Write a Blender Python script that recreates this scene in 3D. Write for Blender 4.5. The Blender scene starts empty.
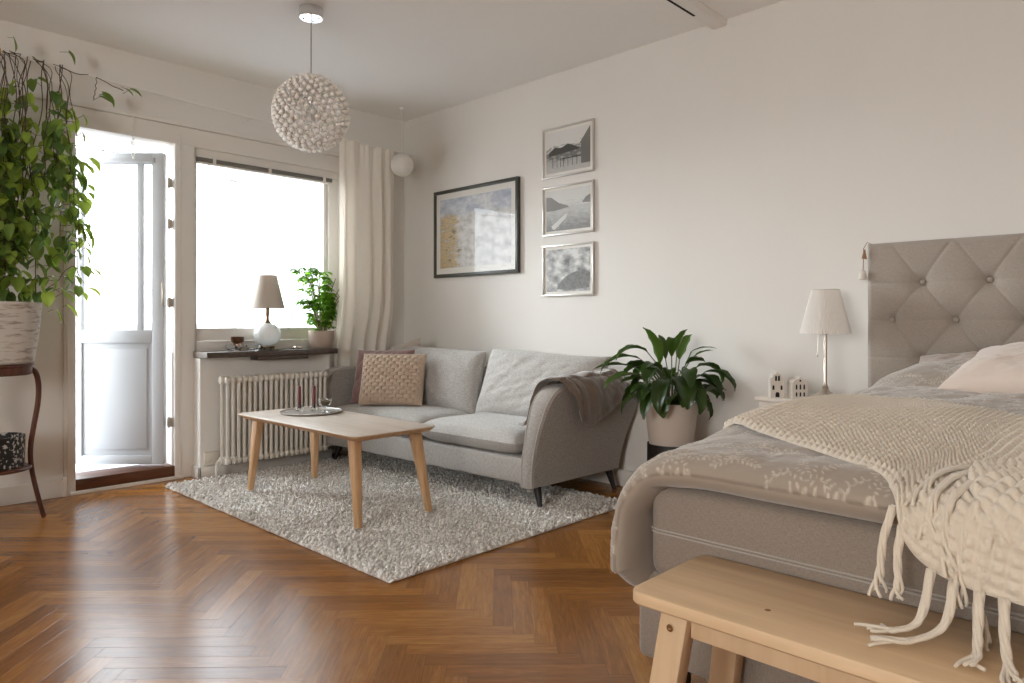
import bpy, bmesh, math, random
import numpy as np
from mathutils import Vector, Matrix, noise as mnoise
R = math.radians; PI = math.pi
random.seed(7); rng = np.random.default_rng(7)
scn = bpy.context.scene; COL = scn.collection

# ------------------------------------------------------------------ camera
cam_d = bpy.data.cameras.new('camera'); cam = bpy.data.objects.new('camera', cam_d); COL.objects.link(cam)
cam.location = (4.65, 0.0, 1.0); cam.rotation_euler = (R(90), 0, R(90 - 46.14))
cam_d.sensor_width = 36; cam_d.lens = 36 * 704 / 1024; cam_d.shift_y = -20.0 / 1024; cam_d.clip_start = .02
scn.camera = cam

# ------------------------------------------------------------------ sky, sun, portals, added rear fill
W = bpy.data.worlds.new('sky'); scn.world = W; W.use_nodes = True
nt = W.node_tree; bg = nt.nodes['Background']
bg.inputs[0].default_value = (.86, .94, 1, 1); bg.inputs[1].default_value = 8.0
sd = bpy.data.lights.new('hazy_sun', 'SUN'); sd.energy = 9.5; sd.angle = R(42); sd.color = (.88, .96, 1)
so = bpy.data.objects.new('hazy_sun', sd); COL.objects.link(so)
so.rotation_euler = Vector((1, .42, -.36)).to_track_quat('-Z', 'Y').to_euler()
def portal(name, loc, nrm, sx, sy):
    d = bpy.data.lights.new(name, 'AREA'); d.shape = 'RECTANGLE'; d.size = sx; d.size_y = sy; d.cycles.is_portal = True
    o = bpy.data.objects.new(name, d); COL.objects.link(o); o.location = loc
    o.rotation_euler = Vector(nrm).to_track_quat('-Z', 'Z').to_euler()
portal('window_portal', (-.2, 2.4, 1.52), (1, 0, 0), 1.1, 1.25)
portal('door_portal', (-.2, 1.46, 1.1), (1, 0, 0), .6, 2.1)
portal('rear_portal', (4.2, -3.16, 1.55), (0, 1, 0), 1.6, 1.3)
rd0 = bpy.data.lights.new('rear_fill_light', 'AREA'); rd0.shape = 'RECTANGLE'; rd0.size = 1.5; rd0.size_y = 1.2; rd0.energy = 50; rd0.color = (1, .93, .84)  # unseen fill lamp added behind the camera to brighten the room
ro0 = bpy.data.objects.new('rear_fill_light', rd0); COL.objects.link(ro0); ro0.location = (4.2, -3.14, 1.55); ro0.rotation_euler = Vector((0, 1, 0)).to_track_quat('-Z', 'Z').to_euler()
scn.view_settings.view_transform = 'Standard'; scn.view_settings.look = 'None'
scn.view_settings.gamma = 1; scn.view_settings.exposure = .24; scn.view_settings.use_curve_mapping = False
scn.cycles.max_bounces = 10; scn.cycles.diffuse_bounces = 6; scn.cycles.transparent_max_bounces = 16
scn.cycles.sample_clamp_indirect = 6; scn.cycles.caustics_reflective = False; scn.cycles.caustics_refractive = False

# ------------------------------------------------------------------ materials
def lin(c):
    return tuple(((v / 255) / 12.92 if v / 255 <= .04045 else ((v / 255 + .055) / 1.055) ** 2.4) for v in c) + (1,)
def mat(name, rgb, rough=.6, metal=0, spec=.5, bump=0, bscale=200, var=0, vscale=4, stretch=None, sheen=0, coat=0, trans=0, sub=0, alpha=None):
    m = bpy.data.materials.new(name); m.use_nodes = True; n = m.node_tree.nodes; l = m.node_tree.links
    b = n['Principled BSDF']; c = lin(rgb)
    b.inputs['Base Color'].default_value = c; b.inputs['Roughness'].default_value = rough; b.inputs['Metallic'].default_value = metal
    b.inputs['Specular IOR Level'].default_value = spec; b.inputs['Sheen Weight'].default_value = sheen; b.inputs['Coat Weight'].default_value = coat
    b.inputs['Transmission Weight'].default_value = trans
    if alpha is not None: b.inputs['Alpha'].default_value = alpha
    tc = n.new('ShaderNodeTexCoord'); mp = n.new('ShaderNodeMapping'); l.new(tc.outputs['Object'], mp.inputs[0])
    if stretch: mp.inputs['Scale'].default_value = stretch
    if var:
        t = n.new('ShaderNodeTexNoise'); t.inputs['Scale'].default_value = vscale; t.inputs['Detail'].default_value = 5; l.new(mp.outputs[0], t.inputs[0])
        r = n.new('ShaderNodeValToRGB'); r.color_ramp.elements[0].position = .3; r.color_ramp.elements[1].position = .7
        r.color_ramp.elements[0].color = tuple(x * (1 - var) for x in c[:3]) + (1,)
        r.color_ramp.elements[1].color = tuple(min(1, x * (1 + var)) for x in c[:3]) + (1,)
        l.new(t.outputs[0], r.inputs[0]); l.new(r.outputs[0], b.inputs['Base Color'])
    if bump:
        t = n.new('ShaderNodeTexNoise'); t.inputs['Scale'].default_value = bscale; t.inputs['Detail'].default_value = 3; l.new(mp.outputs[0], t.inputs[0])
        bp = n.new('ShaderNodeBump'); bp.inputs['Strength'].default_value = bump; bp.inputs['Distance'].default_value = .004
        l.new(t.outputs[0], bp.inputs['Height']); l.new(bp.outputs[0], b.inputs['Normal'])
    return m
def weave(name, c1, c2, scale=420, rough=.9, sheen=.25, bump=.35):
    """woven cloth: two crossed thread patterns over a melange noise"""
    m = mat(name, c1, rough, sheen=sheen, spec=.2); n = m.node_tree.nodes; l = m.node_tree.links; b = n['Principled BSDF']
    tc = n.new('ShaderNodeTexCoord')
    fac = []
    for st in ((1, 1, .12), (.12, .12, 1)):
        mp = n.new('ShaderNodeMapping'); mp.inputs['Scale'].default_value = st; l.new(tc.outputs['Object'], mp.inputs[0])
        t = n.new('ShaderNodeTexNoise'); t.inputs['Scale'].default_value = scale; t.inputs['Detail'].default_value = 2; l.new(mp.outputs[0], t.inputs[0]); fac.append(t)
    mx = n.new('ShaderNodeMath'); mx.operation = 'ADD'; l.new(fac[0].outputs[0], mx.inputs[0]); l.new(fac[1].outputs[0], mx.inputs[1])
    r = n.new('ShaderNodeValToRGB'); r.color_ramp.elements[0].position = .38; r.color_ramp.elements[1].position = .62
    r.color_ramp.elements[0].color = lin(c2); r.color_ramp.elements[1].color = lin(c1)
    h = n.new('ShaderNodeMath'); h.operation = 'MULTIPLY'; h.inputs[1].default_value = .5; l.new(mx.outputs[0], h.inputs[0])
    l.new(h.outputs[0], r.inputs[0]); l.new(r.outputs[0], b.inputs['Base Color'])
    bp = n.new('ShaderNodeBump'); bp.inputs['Strength'].default_value = bump; bp.inputs['Distance'].default_value = .002
    l.new(h.outputs[0], bp.inputs['Height']); l.new(bp.outputs[0], b.inputs['Normal'])
    return m
def wood(name, c1, c2, axis='X', scale=14, rough=.5, spec=.4):
    m = mat(name, c1, rough, spec=spec); n = m.node_tree.nodes; l = m.node_tree.links; b = n['Principled BSDF']
    tc = n.new('ShaderNodeTexCoord'); mp = n.new('ShaderNodeMapping'); l.new(tc.outputs['Object'], mp.inputs[0])
    s = [1, 1, 1]; s['XYZ'.index(axis)] = .07; mp.inputs['Scale'].default_value = s
    t = n.new('ShaderNodeTexNoise'); t.inputs['Scale'].default_value = scale * 3; t.inputs['Detail'].default_value = 6; t.inputs['Distortion'].default_value = .6
    l.new(mp.outputs[0], t.inputs[0])
    r = n.new('ShaderNodeValToRGB'); r.color_ramp.elements[0].position = .3; r.color_ramp.elements[1].position = .7
    r.color_ramp.elements[0].color = lin(c2); r.color_ramp.elements[1].color = lin(c1)
    l.new(t.outputs[0], r.inputs[0]); l.new(r.outputs[0], b.inputs['Base Color'])
    return m
def glass(name, rgb=(255, 255, 255), rough=0, ior=1.45):
    m = bpy.data.materials.new(name); m.use_nodes = True; n = m.node_tree.nodes; b = n['Principled BSDF']
    b.inputs['Base Color'].default_value = lin(rgb); b.inputs['Transmission Weight'].default_value = 1; b.inputs['Roughness'].default_value = rough; b.inputs['IOR'].default_value = ior
    return m
def pane_glass(name, gloss=.05):
    """thin window or picture glass: mostly clear with a mirror share growing at grazing angles"""
    m = bpy.data.materials.new(name); m.use_nodes = True; n = m.node_tree.nodes; l = m.node_tree.links
    for x in list(n): n.remove(x)
    o = n.new('ShaderNodeOutputMaterial'); mx = n.new('ShaderNodeMixShader'); t = n.new('ShaderNodeBsdfTransparent'); g = n.new('ShaderNodeBsdfGlossy')
    g.inputs['Roughness'].default_value = 0.01
    lw = n.new('ShaderNodeLayerWeight'); lw.inputs[0].default_value = .5; pw = n.new('ShaderNodeMath'); pw.operation = 'POWER'; pw.inputs[1].default_value = 4; l.new(lw.outputs['Facing'], pw.inputs[0])
    f = n.new('ShaderNodeMath'); f.operation = 'MULTIPLY_ADD'; f.inputs[1].default_value = .9 if gloss > .01 else .12; f.inputs[2].default_value = gloss; l.new(pw.outputs[0], f.inputs[0])
    l.new(f.outputs[0], mx.inputs[0]); l.new(t.outputs[0], mx.inputs[1]); l.new(g.outputs[0], mx.inputs[2]); l.new(mx.outputs[0], o.inputs[0])
    return m
def attr_mat(name, c1, c2, rough=.85, sheen=.4, bscale=500, bump=.2, attr='mask'):
    """colour chosen between two by a mesh attribute (pattern woven into the cloth)"""
    m = mat(name, c1, rough, sheen=sheen, spec=.2, bump=bump, bscale=bscale); n = m.node_tree.nodes; l = m.node_tree.links; b = n['Principled BSDF']
    a = n.new('ShaderNodeAttribute'); a.attribute_name = attr
    mx = n.new('ShaderNodeMix'); mx.data_type = 'RGBA'; mx.inputs[6].default_value = lin(c1); mx.inputs[7].default_value = lin(c2)
    l.new(a.outputs['Fac'], mx.inputs[0]); l.new(mx.outputs[2], b.inputs['Base Color'])
    return m
def translucent(name, rgb, share=.4, rough=.8, var=0):
    m = mat(name, rgb, rough, var=var, vscale=30); n = m.node_tree.nodes; l = m.node_tree.links; b = n['Principled BSDF']; o = n['Material Output']
    t = n.new('ShaderNodeBsdfTranslucent'); t.inputs[0].default_value = lin(rgb); mx = n.new('ShaderNodeMixShader'); mx.inputs[0].default_value = share
    l.new(b.outputs[0], mx.inputs[1]); l.new(t.outputs[0], mx.inputs[2]); l.new(mx.outputs[0], o.inputs[0])
    return m
def leafmat(name, rgb, rgb2, share=.35, rough=.4):
    m = mat(name, rgb, rough, spec=.5); n = m.node_tree.nodes; l = m.node_tree.links; b = n['Principled BSDF']; o = n['Material Output']
    a = n.new('ShaderNodeAttribute'); a.attribute_name = 'mask'
    mx = n.new('ShaderNodeMix'); mx.data_type = 'RGBA'; mx.inputs[6].default_value = lin(rgb); mx.inputs[7].default_value = lin(rgb2)
    l.new(a.outputs['Fac'], mx.inputs[0]); l.new(mx.outputs[2], b.inputs['Base Color'])
    t = n.new('ShaderNodeBsdfTranslucent'); l.new(mx.outputs[2], t.inputs[0]); s = n.new('ShaderNodeMixShader'); s.inputs[0].default_value = share
    l.new(b.outputs[0], s.inputs[1]); l.new(t.outputs[0], s.inputs[2]); l.new(s.outputs[0], o.inputs[0])
    return m

M = dict(
    wall=mat('wall_paint', (224, 220, 214), .85, bump=.12, bscale=60, stretch=(1, 1, .25), var=.012, vscale=3),
    ceil=mat('ceiling_paint', (244, 242, 239), .9, bump=.08, bscale=90),
    white=mat('white_paint', (222, 217, 210), .45, bump=.03, bscale=60),
    outwhite=mat('balcony_paint', (186, 187, 189), .6),
    sofa=weave('light_grey_weave', (188, 184, 179), (144, 140, 135), 560, bump=.4),
    sofa2=weave('grey_weave', (176, 171, 165), (134, 128, 122), 560, bump=.4),
    piping=mat('piping_cloth', (170, 163, 156), .9),
    black=mat('black_wood', (22, 19, 18), .5),
    oak=wood('light_oak', (205, 168, 128), (176, 136, 96), 'Z', 12),
    oakx=wood('oak_edge', (205, 168, 128), (176, 136, 96), 'X', 12),
    tabletop=wood('white_ash_top', (208, 196, 184), (190, 176, 162), 'X', 16, .38),
    birch=wood('birch_bench_top', (218, 190, 154), (200, 170, 134), 'X', 9, .5),
    birchleg=wood('birch_bench_leg', (212, 184, 150), (196, 166, 132), 'Z', 9, .5),
    chrome=mat('chrome', (225, 225, 225), .08, 1), nickel=mat('brushed_nickel', (190, 180, 168), .3, 1),
    darkwood=wood('dark_threshold_wood', (104, 62, 36), (66, 36, 20), 'Y', 14, .4),
    redwood=wood('reddish_brown_wood', (104, 62, 46), (70, 40, 30), 'Z', 14, .4),
    sill=mat('dark_stone', (74, 62, 54), .3, var=.25, vscale=40), sillend=mat('door_lit_stone_end', (150, 143, 136), .4, var=.2, vscale=60),  # sill end: same dark stone, door light put into its colour
    radiator=mat('radiator_enamel', (206, 199, 188), .4),
    curtain=translucent('cream_linen', (252, 248, 242), .5, .9, .01),
    frame_dark=mat('dark_green_frame', (60, 60, 52), .4, spec=.5), frame_silver=mat('silver_frame', (196, 190, 184), .35, .35),
    mount=mat('picture_mount', (222, 218, 210), .9), glass=glass('clear_glass'), pane=pane_glass('pane_glass'), picglass=pane_glass('picture_glass', .014), mattglass=pane_glass('matt_picture_glass', .0),
    head=weave('headboard_linen', (170, 160, 150), (154, 144, 134), 800, bump=.3), button=mat('button_cloth', (168, 156, 145), .7, bump=.2, bscale=400),
    bed=weave('bed_base_cloth', (148, 136, 125), (128, 116, 105), 800, bump=.3), matt=weave('mattress_cloth', (152, 140, 129), (132, 120, 109), 800, bump=.3),
    duvet=attr_mat('duvet_cloth', (156, 144, 131), (192, 182, 168), bump=.15, bscale=300),
    pink=mat('blush_pillowcase', (218, 202, 190), .85, sheen=.4, bump=.1, bscale=40, var=.03),
    taupe=mat('taupe_pillowcase', (172, 158, 146), .85, sheen=.4, bump=.1, bscale=60, var=.05),
    knit=mat('cream_wool', (216, 205, 188), .95, sheen=.5, bump=.4, bscale=350),
    crochet=mat('beige_crochet_yarn', (186, 164, 144), .95, sheen=.3, bump=.5, bscale=400),
    mauve=mat('mauve_velvet', (128, 98, 94), .8, sheen=.6, var=.12, vscale=14),
    fuzzy=mat('taupe_fleece', (104, 88, 76), .95, sheen=.7, bump=.6, bscale=120, var=.15, vscale=12),
    shade=translucent('cream_shade', (206, 196, 184), .3), pleat=translucent('white_pleated_shade', (244, 240, 235), .25),
    ceramic=mat('white_ceramic', (214, 206, 196), .45), potwhite=mat('matt_white_pot', (206, 196, 186), .6),
    potgrey=mat('greige_ceramic_pot', (170, 152, 138), .5, var=.08, vscale=10), dark=mat('dark_void', (18, 15, 13), .8),
    soil=mat('soil', (46, 34, 26), 1, bump=.8, bscale=80),
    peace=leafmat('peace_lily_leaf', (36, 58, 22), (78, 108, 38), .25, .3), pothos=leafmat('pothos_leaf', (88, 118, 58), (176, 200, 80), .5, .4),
    umbrella=leafmat('umbrella_plant_leaf', (62, 112, 26), (128, 176, 44), .45, .35),
    stem=mat('green_stem', (82, 100, 52), .6), vine=mat('brown_vine', (84, 68, 52), .7), twig=mat('woody_stem', (128, 112, 88), .7),
    dryleaf=mat('dry_leaf', (172, 128, 56), .6, var=.3, vscale=40),
    wine=mat('wine_red_wax', (92, 16, 30), .4, coat=.2), wire=mat('white_wire', (230, 228, 222), .5), cable=mat('grey_cable', (120, 116, 112), .6),
    plastic=mat('white_plastic', (216, 208, 196), .4), blinddark=mat('blind_rail_metal', (118, 114, 108), .35, .6), amber=glass('smoked_brown_glass', (150, 112, 84)),
    cut=glass('cut_glass', (250, 250, 250), .12),
    tray=mat('grey_tray', (176, 170, 162), .25, .3), milk=translucent('milk_glass', (232, 232, 230), .35, .15), brass=mat('aged_brass', (120, 100, 74), .35, .9),
    facade=mat('hazy_facade', (206, 200, 192), .9), roofp=mat('hazy_roof', (176, 164, 158), .9), winp=mat('hazy_far_window', (150, 150, 152), .4),  # distance haze put into the pale colours of the far houses
    balfloor=mat('balcony_floor_tile', (188, 190, 198), .6, var=.12, vscale=30), tan=mat('tan_leather', (140, 100, 68), .6),
)
# picture prints ---------------------------------------------------------------
def print_mat(name, kind):
    m = mat(name, (200, 200, 200), .6); n = m.node_tree.nodes; l = m.node_tree.links; b = n['Principled BSDF']
    tc = n.new('ShaderNodeTexCoord'); mp = n.new('ShaderNodeMapping'); l.new(tc.outputs['UV'], mp.inputs[0])
    sp = n.new('ShaderNodeSeparateXYZ'); l.new(tc.outputs['UV'], sp.inputs[0])
    t = n.new('ShaderNodeTexNoise'); t.inputs['Detail'].default_value = 7; l.new(mp.outputs[0], t.inputs[0])
    r = n.new('ShaderNodeValToRGB')
    a = n.new('ShaderNodeMath'); a.operation = 'MULTIPLY_ADD'
    cr = r.color_ramp
    def ramp(L):
        while len(cr.elements) < len(L): cr.elements.new(.5)
        for e, (p, c) in zip(cr.elements, L): e.position = p; e.color = lin(c)
    if kind == 0:      # muted seaside painting: rocky ochre left side, blue-grey sky
        t.inputs['Scale'].default_value = 5
        def nz(scale, stops, det=8, st=(1, 1, 1)):
            mq = n.new('ShaderNodeMapping'); mq.inputs['Scale'].default_value = st; l.new(tc.outputs['UV'], mq.inputs[0])
            q = n.new('ShaderNodeTexNoise'); q.inputs['Scale'].default_value = scale; q.inputs['Detail'].default_value = det; q.inputs['Roughness'].default_value = .65; l.new(mq.outputs[0], q.inputs[0])
            w = n.new('ShaderNodeValToRGB')
            while len(w.color_ramp.elements) < len(stops): w.color_ramp.elements.new(.5)
            for e, (p, c) in zip(w.color_ramp.elements, stops): e.position = p; e.color = lin(c)
            l.new(q.outputs[0], w.inputs[0]); return q, w
        q1, rock = nz(8, [(.36, (124, 116, 108)), (.44, (186, 168, 134)), (.50, (206, 178, 126)), (.56, (156, 148, 140)), (.64, (212, 207, 198))], st=(1, 1.8, 1))
        q2, midc = nz(10, [(.35, (170, 166, 164)), (.5, (204, 202, 198)), (.65, (220, 218, 214))]); q3, skyc = nz(5, [(.35, (150, 158, 178)), (.5, (184, 188, 198)), (.62, (216, 216, 214))])
        def mask(sock, noise, amt, lo, hi):
            u_ = n.new('ShaderNodeMath'); u_.operation = 'MULTIPLY_ADD'; u_.inputs[1].default_value = amt; l.new(noise.outputs[0], u_.inputs[0]); l.new(sock, u_.inputs[2])
            w = n.new('ShaderNodeMapRange'); w.inputs[1].default_value = lo; w.inputs[2].default_value = hi; l.new(u_.outputs[0], w.inputs[0]); return w
        k1 = mask(sp.outputs[0], q1, .5, .47, .53); k2 = mask(sp.outputs[1], q3, .3, .86, .94)
        m1 = n.new('ShaderNodeMix'); m1.data_type = 'RGBA'; l.new(k1.outputs[0], m1.inputs[0]); l.new(rock.outputs[0], m1.inputs[6]); l.new(midc.outputs[0], m1.inputs[7])
        m2 = n.new('ShaderNodeMix'); m2.data_type = 'RGBA'; l.new(k2.outputs[0], m2.inputs[0]); l.new(m1.outputs[2], m2.inputs[6]); l.new(skyc.outputs[0], m2.inputs[7])
        l.new(m2.outputs[2], b.inputs['Base Color'])
    else:
        t.inputs['Scale'].default_value = {1: 6, 2: 8, 3: 5}[kind]; mp.inputs['Scale'].default_value = {1: (1.4, 2.5, 1), 2: (1, 2, 1), 3: (1, 1, 1)}[kind]
        l.new(t.outputs[0], a.inputs[0]); a.inputs[1].default_value = {1: .7, 2: .6, 3: 1.3}[kind]
        if kind < 3: l.new(sp.outputs[1], a.inputs[2])
        else: a.inputs[2].default_value = 0
        if kind == 1: ramp([(.3, (186, 184, 180)), (.62, (170, 168, 164)), (.78, (104, 102, 98)), (.92, (150, 148, 144)), (1.0, (212, 210, 206))])
        if kind == 2: ramp([(.35, (130, 129, 127)), (.7, (176, 175, 172)), (.85, (190, 189, 186)), (1, (206, 205, 201))])
        if kind == 3: ramp([(.42, (104, 104, 102)), (.56, (150, 149, 147)), (.66, (172, 171, 168)), (.8, (206, 205, 201))])
        l.new(a.outputs[0], r.inputs[0]); l.new(r.outputs[0], b.inputs['Base Color'])
    return m

# ------------------------------------------------------------------ scene helpers
def tagset(o, label=None, cat=None, group=None, kind=None):
    for k, v in (('label', label), ('category', cat), ('group', group), ('kind', kind)):
        if v: o[k] = v
    return o
def thing(name, loc, label, cat, group=None, rz=0):
    o = bpy.data.objects.new(name, None); COL.objects.link(o); o.location = loc; o.rotation_euler = (0, 0, rz); o.empty_display_size = .05
    bpy.context.view_layer.update()
    return tagset(o, label, cat, group)
def wl(p):
    v = Vector((0, 0, 0))
    while p is not None: v += p.location; p = p.parent
    return v
class MB:
    """collects shapes in world coordinates; build() links them as ONE mesh object"""
    def __init__(s): s.v = []; s.f = []; s.n = 0; s.att = None; s.uv = None
    def add(s, V, F):
        V = np.asarray(V, float); s.v.append(V); s.f += [tuple(i + s.n for i in f) for f in F]; s.n += len(V); return s
    def box(s, lo, hi, r=0.0, seg=2):
        lo, hi = np.minimum(lo, hi), np.maximum(lo, hi)
        bm = bmesh.new(); bmesh.ops.create_cube(bm, size=1)
        for v in bm.verts: v.co = Vector([(lo[i] + hi[i]) / 2 + v.co[i] * (hi[i] - lo[i]) for i in range(3)])
        if r > 0: bmesh.ops.bevel(bm, geom=bm.edges[:], offset=min(r, .49 * min(hi - lo)), segments=seg, affect='EDGES', profile=.5)
        s.bm(bm); return s
    def bm(s, bm):
        bm.verts.index_update(); s.add([v.co[:] for v in bm.verts], [[v.index for v in f.verts] for f in bm.faces]); bm.free()
    def hexa(s, P, r=0.0):
        """8 corners: bottom 4 ccw then top 4 ccw"""
        bm = bmesh.new(); vs = [bm.verts.new(p) for p in P]
        for f in ((3, 2, 1, 0), (4, 5, 6, 7), (0, 1, 5, 4), (1, 2, 6, 5), (2, 3, 7, 6), (3, 0, 4, 7)): bm.faces.new([vs[i] for i in f])
        if r: bmesh.ops.bevel(bm, geom=bm.edges[:], offset=r, segments=2, affect='EDGES', profile=.5)
        s.bm(bm); return s
    def lathe(s, c, prof, n=32, cap=True, axis='Z'):
        V = []; F = []; m = len(prof)
        for k in range(n):
            a = 2 * PI * k / n
            for (r, z) in prof: V.append((r * math.cos(a), r * math.sin(a), z))
        for k in range(n):
            for j in range(m - 1):
                a, b = k * m + j, ((k + 1) % n) * m + j; F.append((a, b, b + 1, a + 1))
        if cap:
            if prof[0][0] > 1e-5: F.append([k * m for k in range(n)][::-1])
            if prof[-1][0] > 1e-5: F.append([k * m + m - 1 for k in range(n)])
        V = np.array(V)
        if axis == 'X': V = V[:, [2, 0, 1]]
        if axis == 'Y': V = V[:, [1, 2, 0]]
        return s.add(V + np.array(c), F)
    def tube(s, pts, r, n=8, cap=True):
        P = [Vector(p) for p in pts]; rr = r if hasattr(r, '__len__') else [r] * len(P)
        V = []; F = []; up = None
        for i, p in enumerate(P):
            t = (P[min(i + 1, len(P) - 1)] - P[max(i - 1, 0)]).normalized()
            if up is None: up = t.orthogonal().normalized()
            up = (up - t * up.dot(t)); up = up.normalized() if up.length > 1e-6 else t.orthogonal().normalized()
            w = t.cross(up)
            for k in range(n):
                a = 2 * PI * k / n; V.append((p + (up * math.cos(a) + w * math.sin(a)) * rr[i])[:])
        for i in range(len(P) - 1):
            for k in range(n): a = i * n + k; b = i * n + (k + 1) % n; F.append((a, b, b + n, a + n))
        if cap: F.append(list(range(n))[::-1]); F.append([(len(P) - 1) * n + k for k in range(n)])
        return s.add(V, F)
    def grid(s, G, closed_u=False):
        """G: (nu, nv, 3) array"""
        nu, nv = G.shape[:2]; I = np.arange(nu * nv).reshape(nu, nv)
        F = np.stack([I[:-1, :-1], I[1:, :-1], I[1:, 1:], I[:-1, 1:]], -1).reshape(-1, 4)
        return s.add(G.reshape(-1, 3), [tuple(f) for f in F.tolist()])
    def puffy(s, top, bot):
        """closed body from two grids that meet at their rims"""
        s.grid(top); nu, nv = bot.shape[:2]; I = np.arange(nu * nv).reshape(nu, nv)
        F = np.stack([I[:-1, 1:], I[1:, 1:], I[1:, :-1], I[:-1, :-1]], -1).reshape(-1, 4)
        n0 = s.n; s.add(bot.reshape(-1, 3), [tuple(f) for f in F.tolist()])
        t0 = n0 - nu * nv
        def strip(a, b):
            for k in range(len(a) - 1): s.f.append((int(t0 + a[k + 1]), int(t0 + a[k]), int(n0 + b[k]), int(n0 + b[k + 1])))
        strip(I[:, 0], I[:, 0]); strip(I[::-1, -1], I[::-1, -1]); strip(I[0, ::-1], I[0, ::-1]); strip(I[-1, :], I[-1, :])
        return s
    def build(s, name, m, parent=None, smooth=True, label=None, autosharp=35, **mods):
        V = np.concatenate(s.v) if s.v else np.zeros((0, 3))
        off = np.array(wl(parent)) if parent is not None else np.zeros(3)
        if parent is None and mods.get('origin') is not None: off = np.array(mods['origin'])
        me = bpy.data.meshes.new(name); me.from_pydata((V - off).tolist(), [], s.f); me.materials.append(m)
        if s.att is not None:
            a = me.attributes.new('mask', 'FLOAT', 'POINT'); a.data.foreach_set('value', np.asarray(s.att, np.float32))
        if mods.get('merge'):
            bm = bmesh.new(); bm.from_mesh(me); bmesh.ops.remove_doubles(bm, verts=bm.verts, dist=mods['merge']); bmesh.ops.recalc_face_normals(bm, faces=bm.faces); bm.to_mesh(me); bm.free()
        if smooth:
            me.shade_smooth()
            if autosharp: me.set_sharp_from_angle(angle=R(autosharp))
        o = bpy.data.objects.new(name, me); COL.objects.link(o)
        if parent is not None: o.parent = parent
        else: o.location = off
        if label: o['label'] = label
        return o
def part(name, mb, m, parent, **k): return mb.build(name, m, parent, **k)
def struct(name, mb, m, **k):
    o = mb.build(name, m, **k); o['kind'] = 'structure'; return o
def copy_tree(o, parent=None, loc=None):
    c = o.copy(); COL.objects.link(c)
    if parent is not None: c.parent = parent
    if loc is not None: c.location = loc
    for ch in list(o.children): copy_tree(ch, c)
    return c
def fbm(x, y, sc, seed=0, oct=3):
    """cheap smooth noise on arrays"""
    x = np.asarray(x, float) * sc; y = np.asarray(y, float) * sc; out = 0; amp = 1
    r = np.random.default_rng(seed)
    for o in range(oct):
        for _ in range(4):
            a = r.uniform(0, 2 * PI); k = r.uniform(.7, 1.4); ph = r.uniform(0, 2 * PI)
            out = out + amp * np.sin((x * math.cos(a) + y * math.sin(a)) * k + ph + .8 * np.sin(y * k * math.cos(a) - x * k * .6 + ph)) / 4
        x = x * 2.1; y = y * 2.1; amp *= .5
    return out
def ss(a, b, x): t = np.clip((x - a) / (b - a), 0, 1); return t * t * (3 - 2 * t)
def normals(G):
    du = np.gradient(G, axis=0); dv = np.gradient(G, axis=1); n = np.cross(du, dv); return n / (np.linalg.norm(n, axis=-1, keepdims=True) + 1e-9)
def frame3(c, ux, uy):
    ux = np.array(ux, float); ux /= np.linalg.norm(ux); uy = np.array(uy, float); uy -= ux * ux.dot(uy); uy /= np.linalg.norm(uy)
    return np.array(c, float), ux, uy, np.cross(ux, uy)
def cushion(w, h, d, c, ux, uy, n=40, crown=.06, seed=1, wr=.004, flat=2.2, extra=None, tex=None, m2=None):
    """stuffed cushion: w along ux, h along uy, thickness d"""
    C, X, Y, N = frame3(c, ux, uy); n2 = m2 or n
    u, v = np.meshgrid(np.linspace(-1, 1, n), np.linspace(-1, 1, n2), indexing='ij')
    prof = np.clip((1 - np.abs(u) ** flat), 0, 1) ** .5 * np.clip((1 - np.abs(v) ** flat), 0, 1) ** .5
    prof = prof ** .8
    sx = 1 - crown * (1 - u ** 2 * 0) * (1 - (np.abs(v)) ** 2) * 0 - crown * (1 - v ** 2) * np.abs(u) ** 3
    sy = 1 - crown * (1 - u ** 2) * np.abs(v) ** 3
    px = u * w / 2 * sx; py = v * h / 2 * sy
    wrk = wr * fbm(u * w, v * h, 22, seed, 3) * prof
    out = []
    for sgn in (1, -1):
        t = sgn * (d / 2 * prof) + wrk
        if tex is not None: t = t + sgn * tex(px, py) * np.clip(prof * 1.5, 0, 1)
        g = C + px[..., None] * X + py[..., None] * Y + t[..., None] * N
        if extra is not None: g = extra(g, u, v)
        out.append(g)
    return MB().puffy(out[0], out[1])
def interp(keys, t):
    K = np.array(keys, float); s = np.linspace(0, 1, len(K)); return np.stack([np.interp(t, s, K[:, i]) for i in range(K.shape[1])], -1)
def cat(P, n=8):
    """Catmull-Rom through points"""
    P = [np.array(p, float) for p in P]; P = [2 * P[0] - P[1]] + P + [2 * P[-1] - P[-2]]; out = []
    for i in range(1, len(P) - 2):
        for k in range(n):
            t = k / n; a, b, c, d = P[i - 1:i + 3]
            out.append(.5 * ((2 * b) + (-a + c) * t + (2 * a - 5 * b + 4 * c - d) * t * t + (-a + 3 * b - 3 * c + d) * t ** 3))
    out.append(P[-2]); return np.array(out)

# ================================================================== ROOM
YW, H = 3.56, 2.64
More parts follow.
